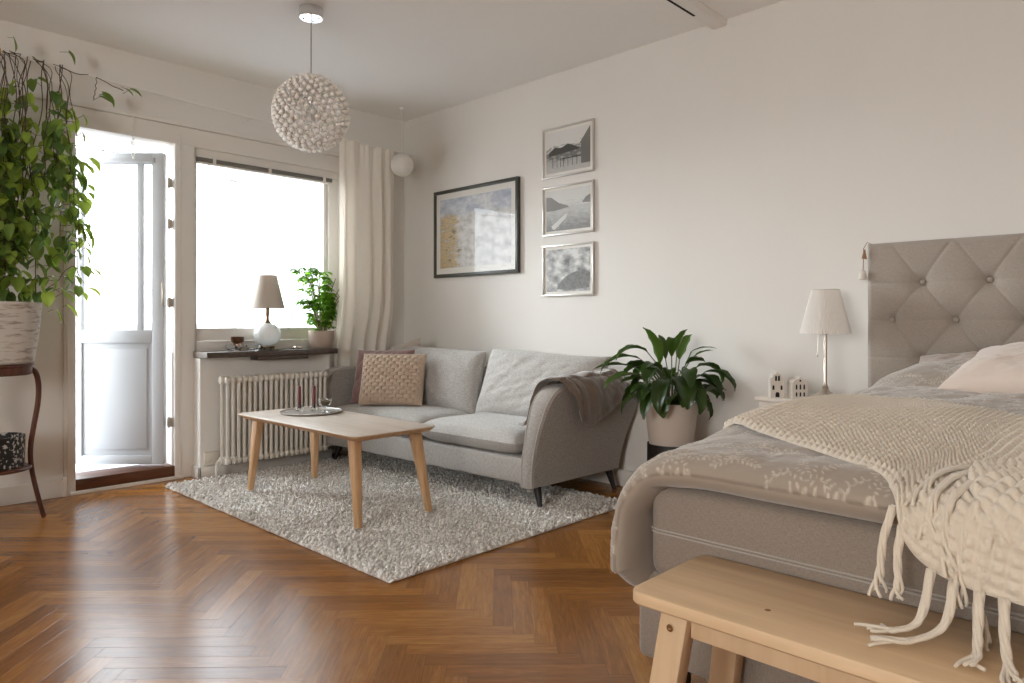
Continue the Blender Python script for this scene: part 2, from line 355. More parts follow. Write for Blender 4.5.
# floor: herringbone parquet, every stave a quad with its own colour number and lengthwise coordinates
def parquet():
    w, n = .066, 7; L = w * n; s2 = math.sqrt(.5); V = []; F = []; UV = []; RN = []
    y0 = 1.30
    for i in range(-75, 140):
        for j in range(-75, 140):
            mm = (i - j) % (2 * n)
            if mm == 0: a, b, ln, wd, hor = i, j, n, 1, True
            elif mm == 2 * n - 1: a, b, ln, wd, hor = i, j, 1, n, False
            else: continue
            cs = [(a, b), (a + ln, b), (a + ln, b + wd), (a, b + wd)]
            # lattice (p,q) turned by 45 degrees: the seams run along X
            P = [((p + q) * w * s2 + .9, (q - p) * w * s2 + y0, 0.0) for p, q in cs]
            cx = sum(p[0] for p in P) / 4; cy = sum(p[1] for p in P) / 4
            if not (-.2 < cx < 7.2 and -3.3 < cy < 3.75): continue
            k = len(V); V += P; F.append((k, k + 1, k + 2, k + 3))
            UV += [(0, 0), (L, 0), (L, w), (0, w)] if hor else [(0, 0), (0, w), (L, w), (L, 0)]
            RN += [random.random() * .93 + (0.07 if hor else 0)] * 4
    me = bpy.data.meshes.new('floor'); me.from_pydata(V, [], F)
    uvl = me.uv_layers.new(name='UVMap'); uvl.data.foreach_set('uv', np.array(UV, np.float32).ravel())
    a = me.attributes.new('stave', 'FLOAT', 'POINT'); a.data.foreach_set('value', np.array(RN, np.float32))
    m = bpy.data.materials.new('oak_parquet'); m.use_nodes = True; nn = m.node_tree.nodes; l = m.node_tree.links; b = nn['Principled BSDF']
    at = nn.new('ShaderNodeAttribute'); at.attribute_name = 'stave'
    uv = nn.new('ShaderNodeTexCoord'); cmb = nn.new('ShaderNodeVectorMath'); cmb.operation = 'MULTIPLY_ADD'
    cmb.inputs[1].default_value = (1, 1, 1); l.new(uv.outputs['UV'], cmb.inputs[0])
    sc = nn.new('ShaderNodeVectorMath'); sc.operation = 'SCALE'; sc.inputs[0].default_value = (37, 53, 91); l.new(at.outputs['Fac'], sc.inputs['Scale']); l.new(sc.outputs[0], cmb.inputs[2])
    mp = nn.new('ShaderNodeMapping'); mp.inputs['Scale'].default_value = (1.6, 16, 1); l.new(cmb.outputs[0], mp.inputs[0])
    t = nn.new('ShaderNodeTexNoise'); t.inputs['Scale'].default_value = 5; t.inputs['Detail'].default_value = 8; t.inputs['Roughness'].default_value = .65; t.inputs['Distortion'].default_value = .8; l.new(mp.outputs[0], t.inputs[0])
    r = nn.new('ShaderNodeValToRGB'); cr = r.color_ramp; cr.elements[0].position = 0; cr.elements[1].position = 1
    cr.elements[0].color = lin((108, 66, 24)); cr.elements[1].color = lin((186, 132, 66)); e = cr.elements.new(.5); e.color = lin((146, 95, 42))
    ad = nn.new('ShaderNodeMath'); ad.operation = 'MULTIPLY_ADD'; ad.inputs[1].default_value = .55; l.new(at.outputs['Fac'], ad.inputs[0])
    g2 = nn.new('ShaderNodeMath'); g2.operation = 'MULTIPLY_ADD'; g2.inputs[1].default_value = 1.25; g2.inputs[2].default_value = -.40; l.new(t.outputs[0], g2.inputs[0]); l.new(g2.outputs[0], ad.inputs[2])
    l.new(ad.outputs[0], r.inputs[0])
    # stave joints
    sp = nn.new('ShaderNodeSeparateXYZ'); l.new(uv.outputs['UV'], sp.inputs[0])
    def edge(sock, size):
        a1 = nn.new('ShaderNodeMath'); a1.operation = 'SUBTRACT'; a1.inputs[0].default_value = size; l.new(sock, a1.inputs[1])
        mn = nn.new('ShaderNodeMath'); mn.operation = 'MINIMUM'; l.new(sock, mn.inputs[0]); l.new(a1.outputs[0], mn.inputs[1]); return mn
    e1, e2 = edge(sp.outputs[0], L), edge(sp.outputs[1], w)
    mn = nn.new('ShaderNodeMath'); mn.operation = 'MINIMUM'; l.new(e1.outputs[0], mn.inputs[0]); l.new(e2.outputs[0], mn.inputs[1])
    mr = nn.new('ShaderNodeMapRange'); mr.inputs[1].default_value = 0; mr.inputs[2].default_value = .0012; mr.inputs[3].default_value = .45; mr.inputs[4].default_value = 1; l.new(mn.outputs[0], mr.inputs[0])
    mx = nn.new('ShaderNodeMix'); mx.data_type = 'RGBA'; mx.blend_type = 'MULTIPLY'; mx.inputs[0].default_value = 1; l.new(r.outputs[0], mx.inputs[6]); l.new(mr.outputs[0], mx.inputs[7])
    l.new(mx.outputs[2], b.inputs['Base Color'])
    b.inputs['Roughness'].default_value = .23; b.inputs['Specular IOR Level'].default_value = .5
    wn = nn.new('ShaderNodeTexNoise'); wn.inputs['Scale'].default_value = 9; wn.inputs['Detail'].default_value = 2; l.new(uv.outputs['Object'], wn.inputs[0])
    hs = nn.new('ShaderNodeMath'); hs.operation = 'MULTIPLY_ADD'; hs.inputs[1].default_value = .12; l.new(t.outputs[0], hs.inputs[0]); l.new(wn.outputs[0], hs.inputs[2])
    h2 = nn.new('ShaderNodeMath'); h2.operation = 'MULTIPLY_ADD'; h2.inputs[1].default_value = .35; l.new(mr.outputs[0], h2.inputs[0]); l.new(hs.outputs[0], h2.inputs[2])
    bp = nn.new('ShaderNodeBump'); bp.inputs['Strength'].default_value = .25; bp.inputs['Distance'].default_value = .003; l.new(h2.outputs[0], bp.inputs['Height']); l.new(bp.outputs[0], b.inputs['Normal'])
    me.materials.append(m)
    o = bpy.data.objects.new('floor', me); COL.objects.link(o); o['kind'] = 'structure'
parquet()
struct('ceiling', MB().box((-.3, -3.2, H), (7.1, YW + .2, H + .15)), M['ceil'], smooth=False)
struct('wall_back', MB().box((-.3, YW, -.02), (7.1, YW + .2, H)), M['wall'], smooth=False)
struct('wall_right', MB().box((7.0, -3.1, -.02), (7.2, YW, H)), M['wall'], smooth=False)
# wall with the window and the balcony door
DY0, DY1, WY0, WY1, ZT, ZB = 1.186, 1.738, 1.865, 2.93, 2.13, .80
wb = MB()
wb.box((-.25, -3.1, 0), (0, 1.126, H)); wb.box((-.25, 1.126, 2.13), (0, YW, H)); wb.box((-.25, 2.93, .0), (0, YW, 2.13)); wb.box((-.25, 1.735, 0), (-.02, 2.93, .80))
struct('wall_left', wb, M['wall'], smooth=False)
struct('wall_left_apron', MB().box((0, 1.852, 0), (.12, 2.79, .765), .004), M['wall'], smooth=False)
# front wall (behind the camera) with an unseen opening added for fill light
fb = MB(); fb.box((-.25, -3.2, 0), (3.4, -3.1, H)); fb.box((5.0, -3.2, 0), (7.2, -3.1, H)); fb.box((3.4, -3.2, 0), (5.0, -3.1, .9)); fb.box((3.4, -3.2, 2.2), (5.0, -3.1, H))
struct('wall_front', fb, M['wall'], smooth=False)
struct('baseboard_left', MB().box((0, -3.1, 0), (.022, 1.14, .10), .004).box((0, 1.118, .0), (.03, 1.14, .11), .003), M['white'])
struct('baseboard_back', MB().box((.02, YW - .02, 0), (7.0, YW, .10), .004), M['white'])
struct('baseboard_apron', MB().box((.118, 1.838, 0), (.142, 2.795, .075), .004).box((.02, 1.838, 0), (.142, 1.853, .075), .003), M['white'])
# ledge moulding over door and window
struct('trim_ledge', MB().box((0, .2, 2.245), (.028, YW, 2.275), .006), M['white'])
# ceiling rail box
tb = MB().box((2.765, -3.1, 2.605), (2.845, YW, H), .003)
t3 = struct('trim_ceiling_rail', tb, M['ceil']); part('rail_slot', MB().box((2.772, -3.0, 2.6035), (2.785, 3.33, 2.6075)), M['dark'], t3, smooth=False)
# casings of the door and the window
cs = MB().box((-.12, 1.126, 0), (.018, DY0, ZT), .004).box((-.12, DY1, 0), (.018, WY0 - .004, 2.13), .004).box((-.12, DY0 - .06, ZT - .002), (.018, WY1 + .04, 2.244), .004)
cs.box((.018, 1.140, .0), (.024, 1.15, 2.2), .001).box((.018, 1.765, 0), (.024, 1.775, 2.2), .001)
struct('trim_casing', cs, M['white'])
struct('trim_threshold', MB().box((-.2, DY0, 0.018), (.012, DY1 + .03, .085), .004), M['darkwood'])
struct('trim_threshold_strip', MB().box((.0, DY0 - .03, 0), (.03, DY1 + .05, .02), .004), M['white'])
# ---- window_1
wr = thing('window_1', (-.06, 2.4, .8), None, None); wr['kind'] = 'structure'
f = MB()
for lo, hi in (((-.12, WY0, 2.07), (0, WY1, 2.13)), ((-.12, WY0, .80), (0, WY1, .87)), ((-.12, WY0, .87), (-.005, WY0 + .018, 2.07)), ((-.12, WY1 - .07, .87), (-.005, WY1, 2.07))): f.box(lo, hi, .004)
part('window_frame', f, M['white'], wr)
f = MB()
for lo, hi in (((-.1, WY0 + .018, .872), (-.03, WY1 - .07, .955)), ((-.1, WY0 + .018, 2.05), (-.03, WY1 - .07, 2.068)), ((-.1, WY1 - .10, .955), (-.03, WY1 - .07, 2.05)), ((-.1, WY0 + .018, .955), (-.03, WY0 + .026, 2.05))): f.box(lo, hi, .003)
part('window_sash', f, M['white'], wr)
part('window_pane', MB().box((-.07, WY0 + .02, .95), (-.066, WY1 - .09, 2.055)), M['pane'], wr, smooth=False)
f = MB().box((-.03, WY0 + .012, 2.045), (.012, WY1 - .05, 2.072), .003)
bl = part('blind_rail', f, M['blinddark'], wr)
f = MB()
for y in (1.98, 2.37, 2.80): f.box((-.032, y, 2.04), (.016, y + .022, 2.078), .002)
part('blind_bracket', f, M['white'], bl)
f = MB().box((-.028, WY0 + .02, 2.032), (.006, WY1 - .06, 2.044), .002)
part('blind_bottom_bar', f, M['white'], bl)
part('blind_wand', MB().tube([(-.01, 1.96, 2.04), (-.01, 1.962, 1.55)], .003, 6), M['plastic'], bl)
# stone sill
sl = MB().box((-.03, 1.853, .770), (.23, 2.79, .806), .004)
sg = struct('trim_windowsill', sl, M['sill'])
part('sill_end', MB().box((-.0, 1.8485, .7695), (.2305, 1.853, .8065), .001), M['sillend'], sg)
part('sill_bracket', MB().box((.10, 2.185, .742), (.222, 2.558, .770), .004), M['sill'], sg)
# ---- balcony door swung outwards, parallel to the picture plane
dr = thing('door_1', (-.02, 1.70, .085), None, None); dr['kind'] = 'structure'; dr.rotation_euler = (0, 0, 0)
ddir = np.array([-math.sin(R(46.14)), -math.cos(R(46.14))]); dnrm = np.array([math.cos(R(46.14)), -math.sin(R(46.14))])
def dbox(mb, a0, a1, z0, z1, t0=-.02, t1=.02, r=.003):
    o = np.array([-.045, 1.70]); P = []
    for z in (z0, z1):
        for a, t in ((a0, t0), (a1, t0), (a1, t1), (a0, t1)): q = o + ddir * a + dnrm * t; P.append((q[0], q[1], z))
    P = P[:4][::-1] + P[4:][::-1]
    mb.hexa(P, r); return mb
LW = .565; f = MB()
dbox(f, 0, .075, .095, 2.07); dbox(f, LW - .045, LW, .095, 2.07); dbox(f, .075, LW - .045, 2.0, 2.07); dbox(f, .075, LW - .045, .095, .15); dbox(f, .075, LW - .045, .865, .945); dbox(f, .133, .172, .945, 2.0, -.012, .014)
part('door_leaf', f, M['outwhite'], dr)
f = MB(); dbox(f, .075, LW - .045, .15, .865, -.010, .004); dbox(f, .11, LW - .075, .185, .83, .004, .012, .004)
part('door_panel', f, M['outwhite'], dr)
f = MB(); dbox(f, .075, LW - .045, .945, 2.0, -.002, .002, 0); part('door_pane', f, M['pane'], dr, smooth=False)
f = MB(); dbox(f, .05, LW - .05, 2.005, 2.035, .02, .045); part('door_blind_rail', f, M['outwhite'], dr)
for z in (.36, 1.12, 1.62, 1.88):
    f = MB(); f.lathe((-.012, 1.712, z), [(.007, -.035), (.007, .035)], 10); f.box((-.03, 1.705, z - .028), (-.012, 1.735, z + .028), .002); part('door_hinge', f, M['nickel'], dr)
f = MB(); dbox(f, .0, .012, 1.10, 1.25, .02, .026); part('door_lock', f, M['nickel'], dr)
# ================================================================== OUTSIDE
struct('balcony_floor', MB().box((-2.2, -1.0, .0), (-.25, 3.2, .06)), M['balfloor'], smooth=False)
bw = MB().box((-2.12, 3.1, .06), (-.25, 3.2, 3.0))
for z in (1.25, 1.5, 1.78, 2.05, 2.3): bw.box((-2.11, 3.094, z), (-.25, 3.1, z + .006))
struct('wall_balcony_end', bw, M['outwhite'], smooth=False)
pb = MB().box((-2.16, -1.0, .06), (-2.1, 3.1, .93)); struct('wall_balcony_parapet', pb, M['outwhite'], smooth=False)
hr = MB().box((-2.19, -1.0, .93), (-2.07, 3.1, .985), .006)
tagset(hr.build('balcony_handrail', M['outwhite']), 'pale handrail along the balcony parapet outside the open door', 'handrail')
for y in (.75, 1.9, 3.03):
    tagset(MB().box((-2.15, y, .985), (-2.1, y + (.05 if y < 3 else .07), 2.75), .004).build('balcony_post', M['outwhite']), 'slim white upright of the balcony glazing %s' % {.75: 'seen left of the open door leaf', 1.9: 'seen through the pane of the open door', 3.03: 'standing at the end of the white panelled wall'}[y], 'post', 'balcony glazing uprights')
tagset(MB().tube([(-.335, 3.075, 1.861), (-1.03, 3.075, .926), (-1.5, 3.075, .30)], .006, 8).build('brace_rod', M['cable']), 'thin grey slanting rod against the white balcony wall outside the window', 'rod')
0 and struct('balcony_roof', MB().box((-2.25, -1.0, 2.78), (-.25, 3.25, 2.9)), M['outwhite'], smooth=False)
# washing line over the door
tagset(MB().tube([(-.30, .9, 2.09), (-.32, 1.5, 2.085), (-.9, 2.9, 2.1)], .004, 6).tube([(-.5, 1.3, 2.02), (-.3, 1.75, 2.09)], .004, 6).build('washing_line', M['dark']), 'thin dark line strung outside across the top of the doorway', 'line')
# houses over the street
def house(x, y0, y1, z1, roofh, lab, floors):
    t = thing('apartment_house', (x, (y0 + y1) / 2, -9), lab, 'building')
    part('wall', MB().box((x - 9, y0, -9), (x, y1, z1)), M['facade'], t, smooth=False)
    r = MB(); P = [(x + .4, y0 - .4, z1), (x - 9.4, y0 - .4, z1), (x - 9.4, y1 + .4, z1), (x + .4, y1 + .4, z1), (x - 4, y0 + 1, z1 + roofh), (x - 5, y0 + 1, z1 + roofh), (x - 5, y1 - 1, z1 + roofh), (x - 4, y1 - 1, z1 + roofh)]
    r.hexa([P[i] for i in (0, 3, 2, 1)][::-1] + [P[i] for i in (4, 7, 6, 5)][::-1]); part('roof', r, M['roofp'], t, smooth=False)
    for z in floors:
        y = y0 + 1.2
        while y < y1 - 1.4:
            part('window', MB().box((x, y, z), (x + .05, y + 1.1, z + 1.4), .02), M['winp'], t, smooth=False); y += 2.9
house(-26, 6.5, 13.5, 2.3, 1.6, 'pale house with a tiled hip roof seen faintly beyond the open door', (-1.2, -4.2))
house(-30, 14.2, 24, 1.0, 1.2, 'low pale building seen beside the house beyond the door', (-1.6, -4.6))
struct('ground_street', MB().box((-60, -40, -9.2), (-2.3, 60, -9)), M['facade'], smooth=False)

# ================================================================== SOFA
SX0, SX1 = -.0 + .03, 2.22
sofa = thing('sofa', (2.15, 2.75, .02), 'light grey fabric sofa with slim black legs between window and peace lily', 'sofa')
f = MB().box((.26, 2.72, .135), (2.12, 3.42, .275), .02, 3)
part('seat_frame', f, M['sofa'], sofa)
f = MB(); u, v = np.meshgrid(np.linspace(0, 1, 60), np.linspace(0, 1, 14), indexing='ij')
bx = .26 + u * 1.84
G = np.stack([bx, 3.36 + .12 * v + 0 * u, .25 + v * .42 + .01 * np.sin(u * PI)], -1); G2 = G + np.array([0, .07, 0]); f.puffy(G2, G)
part('back_frame', f, M['sofa2'], sofa, merge=.0005)
def seatc(x0, x1, seed):
    n, m = 60, 40; u, v = np.meshgrid(np.linspace(-1, 1, n), np.linspace(-1, 1, m), indexing='ij')
    pr = np.clip(1 - np.abs(u) ** 9, 0, 1) ** .5 * np.clip(1 - np.abs(v) ** 9, 0, 1) ** .5
    x = (x0 + x1) / 2 + u * (x1 - x0) / 2; y = 3.04 + v * .345
    zc = .350; top = zc + pr * (.066 + .012 * (1 - u ** 2) * (1 - v ** 2) + .0035 * fbm(x, y, 14, seed, 3)) ; bot = zc - pr * .074
    return MB().puffy(np.stack([x, y, top], -1), np.stack([x, y, bot], -1))
part('seat_cushion', seatc(.29, 1.275, 3), M['sofa'], sofa, merge=.0004); part('seat_cushion', seatc(1.282, 2.09, 5), M['sofa'], sofa, merge=.0004)
def backc(x0, x1, seed, top=.79, dy=0):
    w = x1 - x0
    def ex(g, u, v):
        g = g.copy(); k = ss(.2, 1, v); g[..., 2] += .012 * np.sin(u * 2.2 + seed) * k; g[..., 0] += .02 * v * np.sign(seed - 5); return g
    return cushion(w, .45, .22, ((x0 + x1) / 2, 3.25 + dy, .40 + .195), (1, 0, 0), (0, .30, 1), 64, .055, seed, .007, 2.7, ex)
part('back_cushion', backc(.26, 1.285, 2), M['sofa'], sofa, merge=.0004); part('back_cushion', backc(1.30, 2.25, 9), M['sofa'], sofa, merge=.0004)
def arm(side):
    """side view outline (Y,z) swept over a thickness leaning outwards with height"""
    out = cat([(2.722, .12), (2.710, .24), (2.704, .36), (2.706, .47), (2.728, .57), (2.785, .638), (2.88, .662), (3.15, .658), (3.36, .655), (3.46, .64), (3.515, .59), (3.53, .50), (3.50, .32), (3.47, .12)], 5)
    cy, cz = 3.12, .38; n = len(out); f = MB(); rings = []
    for s, sc in ((-1, .965), (-.8, .99), (-.4, 1), (.4, 1), (.8, .99), (1, .965)):
        ring = []
        for y, z in out:
            lean = .095 * ss(.1, .67, z) + .045 * (y - 2.72) / .8; t = .045 + .02 * ss(.3, .66, z)
            yy = cy + (y - cy) * sc; zz = cz + (z - cz) * sc
            xx = (2.135 + lean + s * t) if side > 0 else (.255 - lean + s * t)
            ring.append((xx, yy, zz))
        rings.append(ring)
    G = np.array(rings); G = np.concatenate([G, G[:, :1]], 1); f.grid(G)
    f.f.append([i for i in range(n)]); k = 5 * (n + 1); f.f.append([k + i for i in range(n)][::-1])
    return f, np.array(rings)
for sd_ in (-1, 1):
    f, rg = arm(sd_); a = part('armrest', f, M['sofa2'], sofa, merge=.0004)
    for q in ((4, 1)):
        pts = rg[q][:40]; part('piping', MB().tube(pts[::1], .0045, 6), M['piping'], a)
for x, y, lx, ly in ((2.15, 2.79, .05, -.03), (.34, 2.79, -.03, -.03), (2.16, 3.43, .04, .02), (.34, 3.43, -.03, .03)):
    z0 = .03 if y < 3.2 else 0.0
    part('leg', MB().tube([(x, y, .14), (x + lx, y + ly, z0)], [.024, .013], 14), M['black'], sofa)
sofa.rotation_euler.z = R(1.5)
# ---- cushions and blanket lying on the sofa
def cell(px, py):
    cw, ch = .050, .0255; row = np.round(py / ch); ox = (np.mod(row, 2)) * cw / 2; colm = np.round((px - ox) / cw)
    d = ((px - ox - colm * cw) / (cw * .52)) ** 2 + ((py - row * ch) / (ch * .95)) ** 2
    return .018 * np.clip(1 - d, 0, 1) ** .5 - .005
f = cushion(.45, .37, .12, (.700, 2.925, .600), (.80, .60, .0), (-.22, .30, 1), 150, .03, 3, .003, 2.8, None, cell)
cp = thing('crochet_cushion', (.66, 2.93, .43), 'square beige cushion with a honeycomb knit front leaning at the sofa corner', 'cushion')
part('cover', f, M['crochet'], cp, merge=.0004)
f = cushion(.44, .40, .12, (.53, 2.965, .612), (.86, .5, .02), (-.15, .35, 1), 60, .05, 4, .010, 2.4)
cp = thing('velvet_cushion', (.42, 3.0, .43), 'mauve velvet cushion mostly hidden behind the beige honeycomb cushion', 'cushion'); part('cover', f, M['mauve'], cp, merge=.0004)
f = cushion(.44, .44, .12, (.42, 3.17, .625), (1, .15, .30), (-.20, .42, 1), 50, .05, 6, .008, 2.4)
cp = thing('grey_cushion', (.60, 3.15, .45), 'greyish taupe cushion whose corner rises behind the mauve and beige ones', 'cushion'); part('cover', f, M['taupe'], cp, merge=.0004)
# fleece over the right arm
def fleece():
    n, m = 90, 60; u, v = np.meshgrid(np.linspace(0, 1, n), np.linspace(0, 1, m), indexing='ij')
    path = cat([(2.05, .437), (2.10, .452), (2.125, .52), (2.150, .60), (2.185, .675), (2.24, .692), (2.30, .672), (2.328, .60), (2.318, .50), (2.30, .43)], 10)
    s = np.linspace(0, 1, len(path)); end = .74 + .26 * ss(.0, .30, v) * (1 - .75 * ss(.35, 1, v)) ; st = .30 * ss(.1, .4, v)
    t = st + u * (end - st)
    x = np.interp(t, s, path[:, 0]); z = np.interp(t, s, path[:, 1])
    y = 2.80 + .56 * v + .10 * (1 - u) * (-.5 + v) * 0 - .05 * (1 - u) * (1 - v) + .03 * ss(.5, 1, u)
    fold = .014 * fbm(u * 2.0 + v, v * 3.5 - u * .4, 4.5, 11, 3) + .012
    z = z + np.where(t < .62, fold * 1.2, fold * .4); x = x + np.where(t > .55, fold * .9 + .004, -fold * .5 * (t < .45))
    G = np.stack([x, y, z], -1); N = normals(G); e = np.clip(np.minimum.reduce([u, 1 - u, v * .7, (1 - v) * .7]) * 14, 0, 1) ** .5
    return MB().puffy(G + N * .010 * e[..., None], G - N * .010 * e[..., None])
fl = fleece().build('fleece_throw', M['fuzzy'], merge=.0004); tagset(fl, 'dark taupe fleece throw draped over the sofa arm beside the peace lily', 'throw blanket')

# ================================================================== RUG
def rug():
    x0, x1, y0, y1 = .20, 2.455, 1.61, 3.20; N = 34000
    base = MB().box((x0, y0, .0005), (x1, y1, .012), .004)
    P = np.stack([rng.uniform(x0 - .006, x1 + .006, N), rng.uniform(y0 - .006, y1 + .006, N)], -1)
    ang = rng.uniform(0, 2 * PI, N); ln = rng.uniform(.014, .028, N); tilt = rng.uniform(.3, 1.7, N); r = rng.uniform(.0040, .0072, N)
    swirl = fbm(P[:, 0], P[:, 1], 9, 5, 2) * 2.2; ang = ang * .45 + swirl
    d = np.stack([np.cos(ang) * tilt, np.sin(ang) * tilt, np.ones(N)], -1); d /= np.linalg.norm(d, axis=1)[:, None]
    b0 = np.concatenate([P, np.full((N, 1), .008)], 1); mid = b0 + d * (ln * .6)[:, None]; tip = b0 + d * ln[:, None]; tip[:, 2] += -.002
    rings = []
    for c, k in ((b0, 1.), (mid, 1.15)):
        for q in range(4):
            a = q * PI / 2 + ang; rings.append(c + np.stack([np.cos(a), np.sin(a), np.zeros(N)], -1) * (r * k)[:, None])
    V = np.stack(rings + [tip], 1).reshape(-1, 3)
    fl = []
    T = []
    for q in range(4): q2 = (q + 1) % 4; T += [(q, q2, 4 + q2, 4 + q)]
    Q = (np.arange(N)[:, None, None] * 9 + np.array(T)[None]).reshape(-1, 4); T3 = (np.arange(N)[:, None, None] * 9 + np.array([(4 + q, 4 + (q + 1) % 4, 8) for q in range(4)])[None]).reshape(-1, 3)
    base.add(V, [tuple(t) for t in Q.tolist()] + [tuple(t) for t in T3.tolist()])
    col = rng.uniform(0, 1, N); base.att = np.concatenate([np.full(base.n - 9 * N, .3), np.repeat(col, 9)])
    return base
rg_ = rug().build('shag_rug', attr_mat('shag_yarn', (184, 179, 172), (246, 243, 238), .95, .2, 300, .1), autosharp=0)
tagset(rg_, 'light grey beige shag rug lying under the coffee table and sofa front', 'rug')

# ================================================================== COFFEE TABLE
ct = thing('coffee_table', (1.27, 2.1, .02), 'rectangular coffee table with whitish top and splayed light oak legs', 'coffee table')
def slab(x0, x1, y0, y1, z1, levels, rad, ns=8):
    """rounded-corner plate given as rings (inset, z)"""
    f = MB(); rings = []
    for ins, z in levels:
        r = []
        for cx, cy, a0 in ((x1 - rad, y1 - rad, 0), (x0 + rad, y1 - rad, 90), (x0 + rad, y0 + rad, 180), (x1 - rad, y0 + rad, 270)):
            for k in range(ns + 1):
                a = R(a0 + 90 * k / ns); q = max(rad - ins, .001); r.append((cx + math.cos(a) * q, cy + math.sin(a) * q, z))
        rings.append(r)
    n = len(rings[0]); V = [p for r in rings for p in r]; F = []
    for j in range(len(rings) - 1):
        for k in range(n): F.append((j * n + k, j * n + (k + 1) % n, (j + 1) * n + (k + 1) % n, (j + 1) * n + k))
    F.append([(len(rings) - 1) * n + k for k in range(n)]); F.append([k for k in range(n)][::-1]); f.add(V, F); return f
TZ = .468
tp = part('tabletop', slab(.665, 1.885, 1.835, 2.335, TZ, [(.0, TZ - .0035), (.0015, TZ - .0005), (.003, TZ)], .045), M['tabletop'], ct)
part('tabletop_edge', slab(.665, 1.885, 1.835, 2.335, TZ, [(.034, TZ - .030), (.004, TZ - .010), (.0, TZ - .0035)], .045), M['oakx'], tp)
for x, y, fx, fy in ((.80, 1.905, .745, 1.885), (1.775, 1.905, 1.835, 1.885), (1.775, 2.265, 1.845, 2.305), (.80, 2.265, .735, 2.305)):
    h0, h1 = .032, .017; P = [(fx - h1, fy - h1 * .8, .028), (fx + h1, fy - h1 * .8, .028), (fx + h1, fy + h1 * .8, .028), (fx - h1, fy + h1 * .8, .028)]
    P += [(x - h0, y - h0 * .7, TZ - .02), (x + h0, y - h0 * .7, TZ - .02), (x + h0, y + h0 * .7, TZ - .02), (x - h0, y + h0 * .7, TZ - .02)]
    part('leg', MB().hexa(P, .006), M['oak'], ct)
# tray with candles and glass
tr = MB(); tr.lathe((.955, 2.155, TZ + .001), [(0, 0), (.165, 0), (.175, .004), (.178, .010), (.172, .011), (.165, .006), (0, .005)], 64)
tagset(tr.build('round_tray', M['tray'], origin=(.955, 2.155, TZ)), 'flat round grey tray near the far end of the coffee table', 'tray')
zt = TZ + .0075
for k, (x, y) in enumerate(((.885, 2.115), (.93, 2.185))):
    c = 'left' if k == 0 else 'right'; w_ = 'nearer the radiator end' if k == 0 else 'nearer the glass goblet'
    h = MB().lathe((x, y, zt), [(0, 0), (.018, 0), (.020, .003), (.017, .012), (.018, .038), (.0135, .038), (.0125, .016), (0, .014)], 24)
    tagset(h.build('candle_holder', M['cut'], origin=(x, y, zt)), 'small clear glass candle holder on the tray, %s' % w_, 'candle holder', 'glass candle holders')
    cd = thing('dinner_candle', (x, y, zt + .015), 'wine red dinner candle in a glass holder, %s' % w_, 'candle', 'wine red candles')
    part('wax', MB().lathe((x, y, zt + .0145), [(0, 0), (.011, 0), (.0105, .125), (.007, .132), (0, .133)], 20), M['wine'], cd)
    part('wick', MB().tube([(x, y, zt + .146), (x + .001, y, zt + .156)], .001, 5), M['dark'], cd)
x, y = 1.035, 2.195
tagset(MB().lathe((x, y, zt), [(0, 0), (.026, 0), (.024, .004), (.006, .010), (.006, .026), (.03, .038), (.040, .055), (.042, .078), (.040, .078), (.037, .057), (.028, .043), (0, .036)], 32).build('glass_goblet', M['cut'], origin=(x, y, zt)), 'small clear footed glass bowl on the tray beside the candles', 'glass bowl')
tagset(MB().lathe((x, y, zt + .040), [(0, 0), (.024, .004), (.034, .018), (.036, .024), (0, .022)], 20).build('candle_wax', M['brass'], origin=(x, y, zt)), 'brownish filling inside the small footed glass bowl', 'candle')

# ================================================================== RADIATOR
rd = thing('radiator', (.24, 2.5, .06), 'cream enamelled column radiator under the windowsill', 'radiator')
col0 = None; ny = 20; y0 = 1.962; dy = .0365
for k in range(ny):
    yy = y0 + k * dy
    if col0 is None:
        f = MB()
        for xx in (.195, .275): f.tube([(xx, yy, .10), (xx, yy, .64)], .0115, 10)
        for z in (.115, .628):
            for xx in (.195, .275): f.lathe((xx, yy, z), [(0, -.018), (.017, -.015), (.023, -.006), (.023, .006), (.017, .015), (0, .018)], 14, axis='Y')
            f.box((.19, yy - .016, z - .019), (.28, yy + .016, z + .019), .01, 3)
        col0 = part('column', f, M['radiator'], rd)
    else:
        c = col0.copy(); COL.objects.link(c); c.location = (0, k * dy, 0)
for z in (.115, .628): part('end_cap', MB().lathe((.235, y0 - .035, z), [(0, 0), (.024, .002), (.028, .012), (.028, .03)], 16, axis='Y'), M['radiator'], rd)
part('valve_pipe', MB().tube([(.235, 1.94, .115), (.235, 1.915, .115), (.235, 1.908, .10), (.235, 1.908, 0.002)], .009, 8), M['radiator'], rd)
for yb_ in (2.10, 2.60): part('wall_bracket', MB().box((.121, yb_, .56), (.20, yb_ + .02, .60)), M['radiator'], rd)
# outlet
ou = thing('wall_outlet', (.12, 1.922, .12), 'white double wall outlet beside the radiator above the baseboard', 'outlet')
part('plate', MB().box((.120, 1.872, .082), (.138, 1.972, .166), .006), M['plastic'], ou)
for yy in (1.900, 1.944):
    part('socket', MB().lathe((.1375, yy, .125), [(.019, 0), (.019, .002), (.016, .0022), (.015, -.006), (0, -.006)], 20, axis='X'), M['plastic'], ou)
    part('socket_hole', MB().lathe((.132, yy - .007, .125), [(0, 0), (.003, 0), (.003, .0004), (0, .0006)], 8, axis='X').lathe((.132, yy + .007, .125), [(0, 0), (.003, 0), (.003, .0004), (0, .0006)], 8, axis='X'), M['dark'], ou)

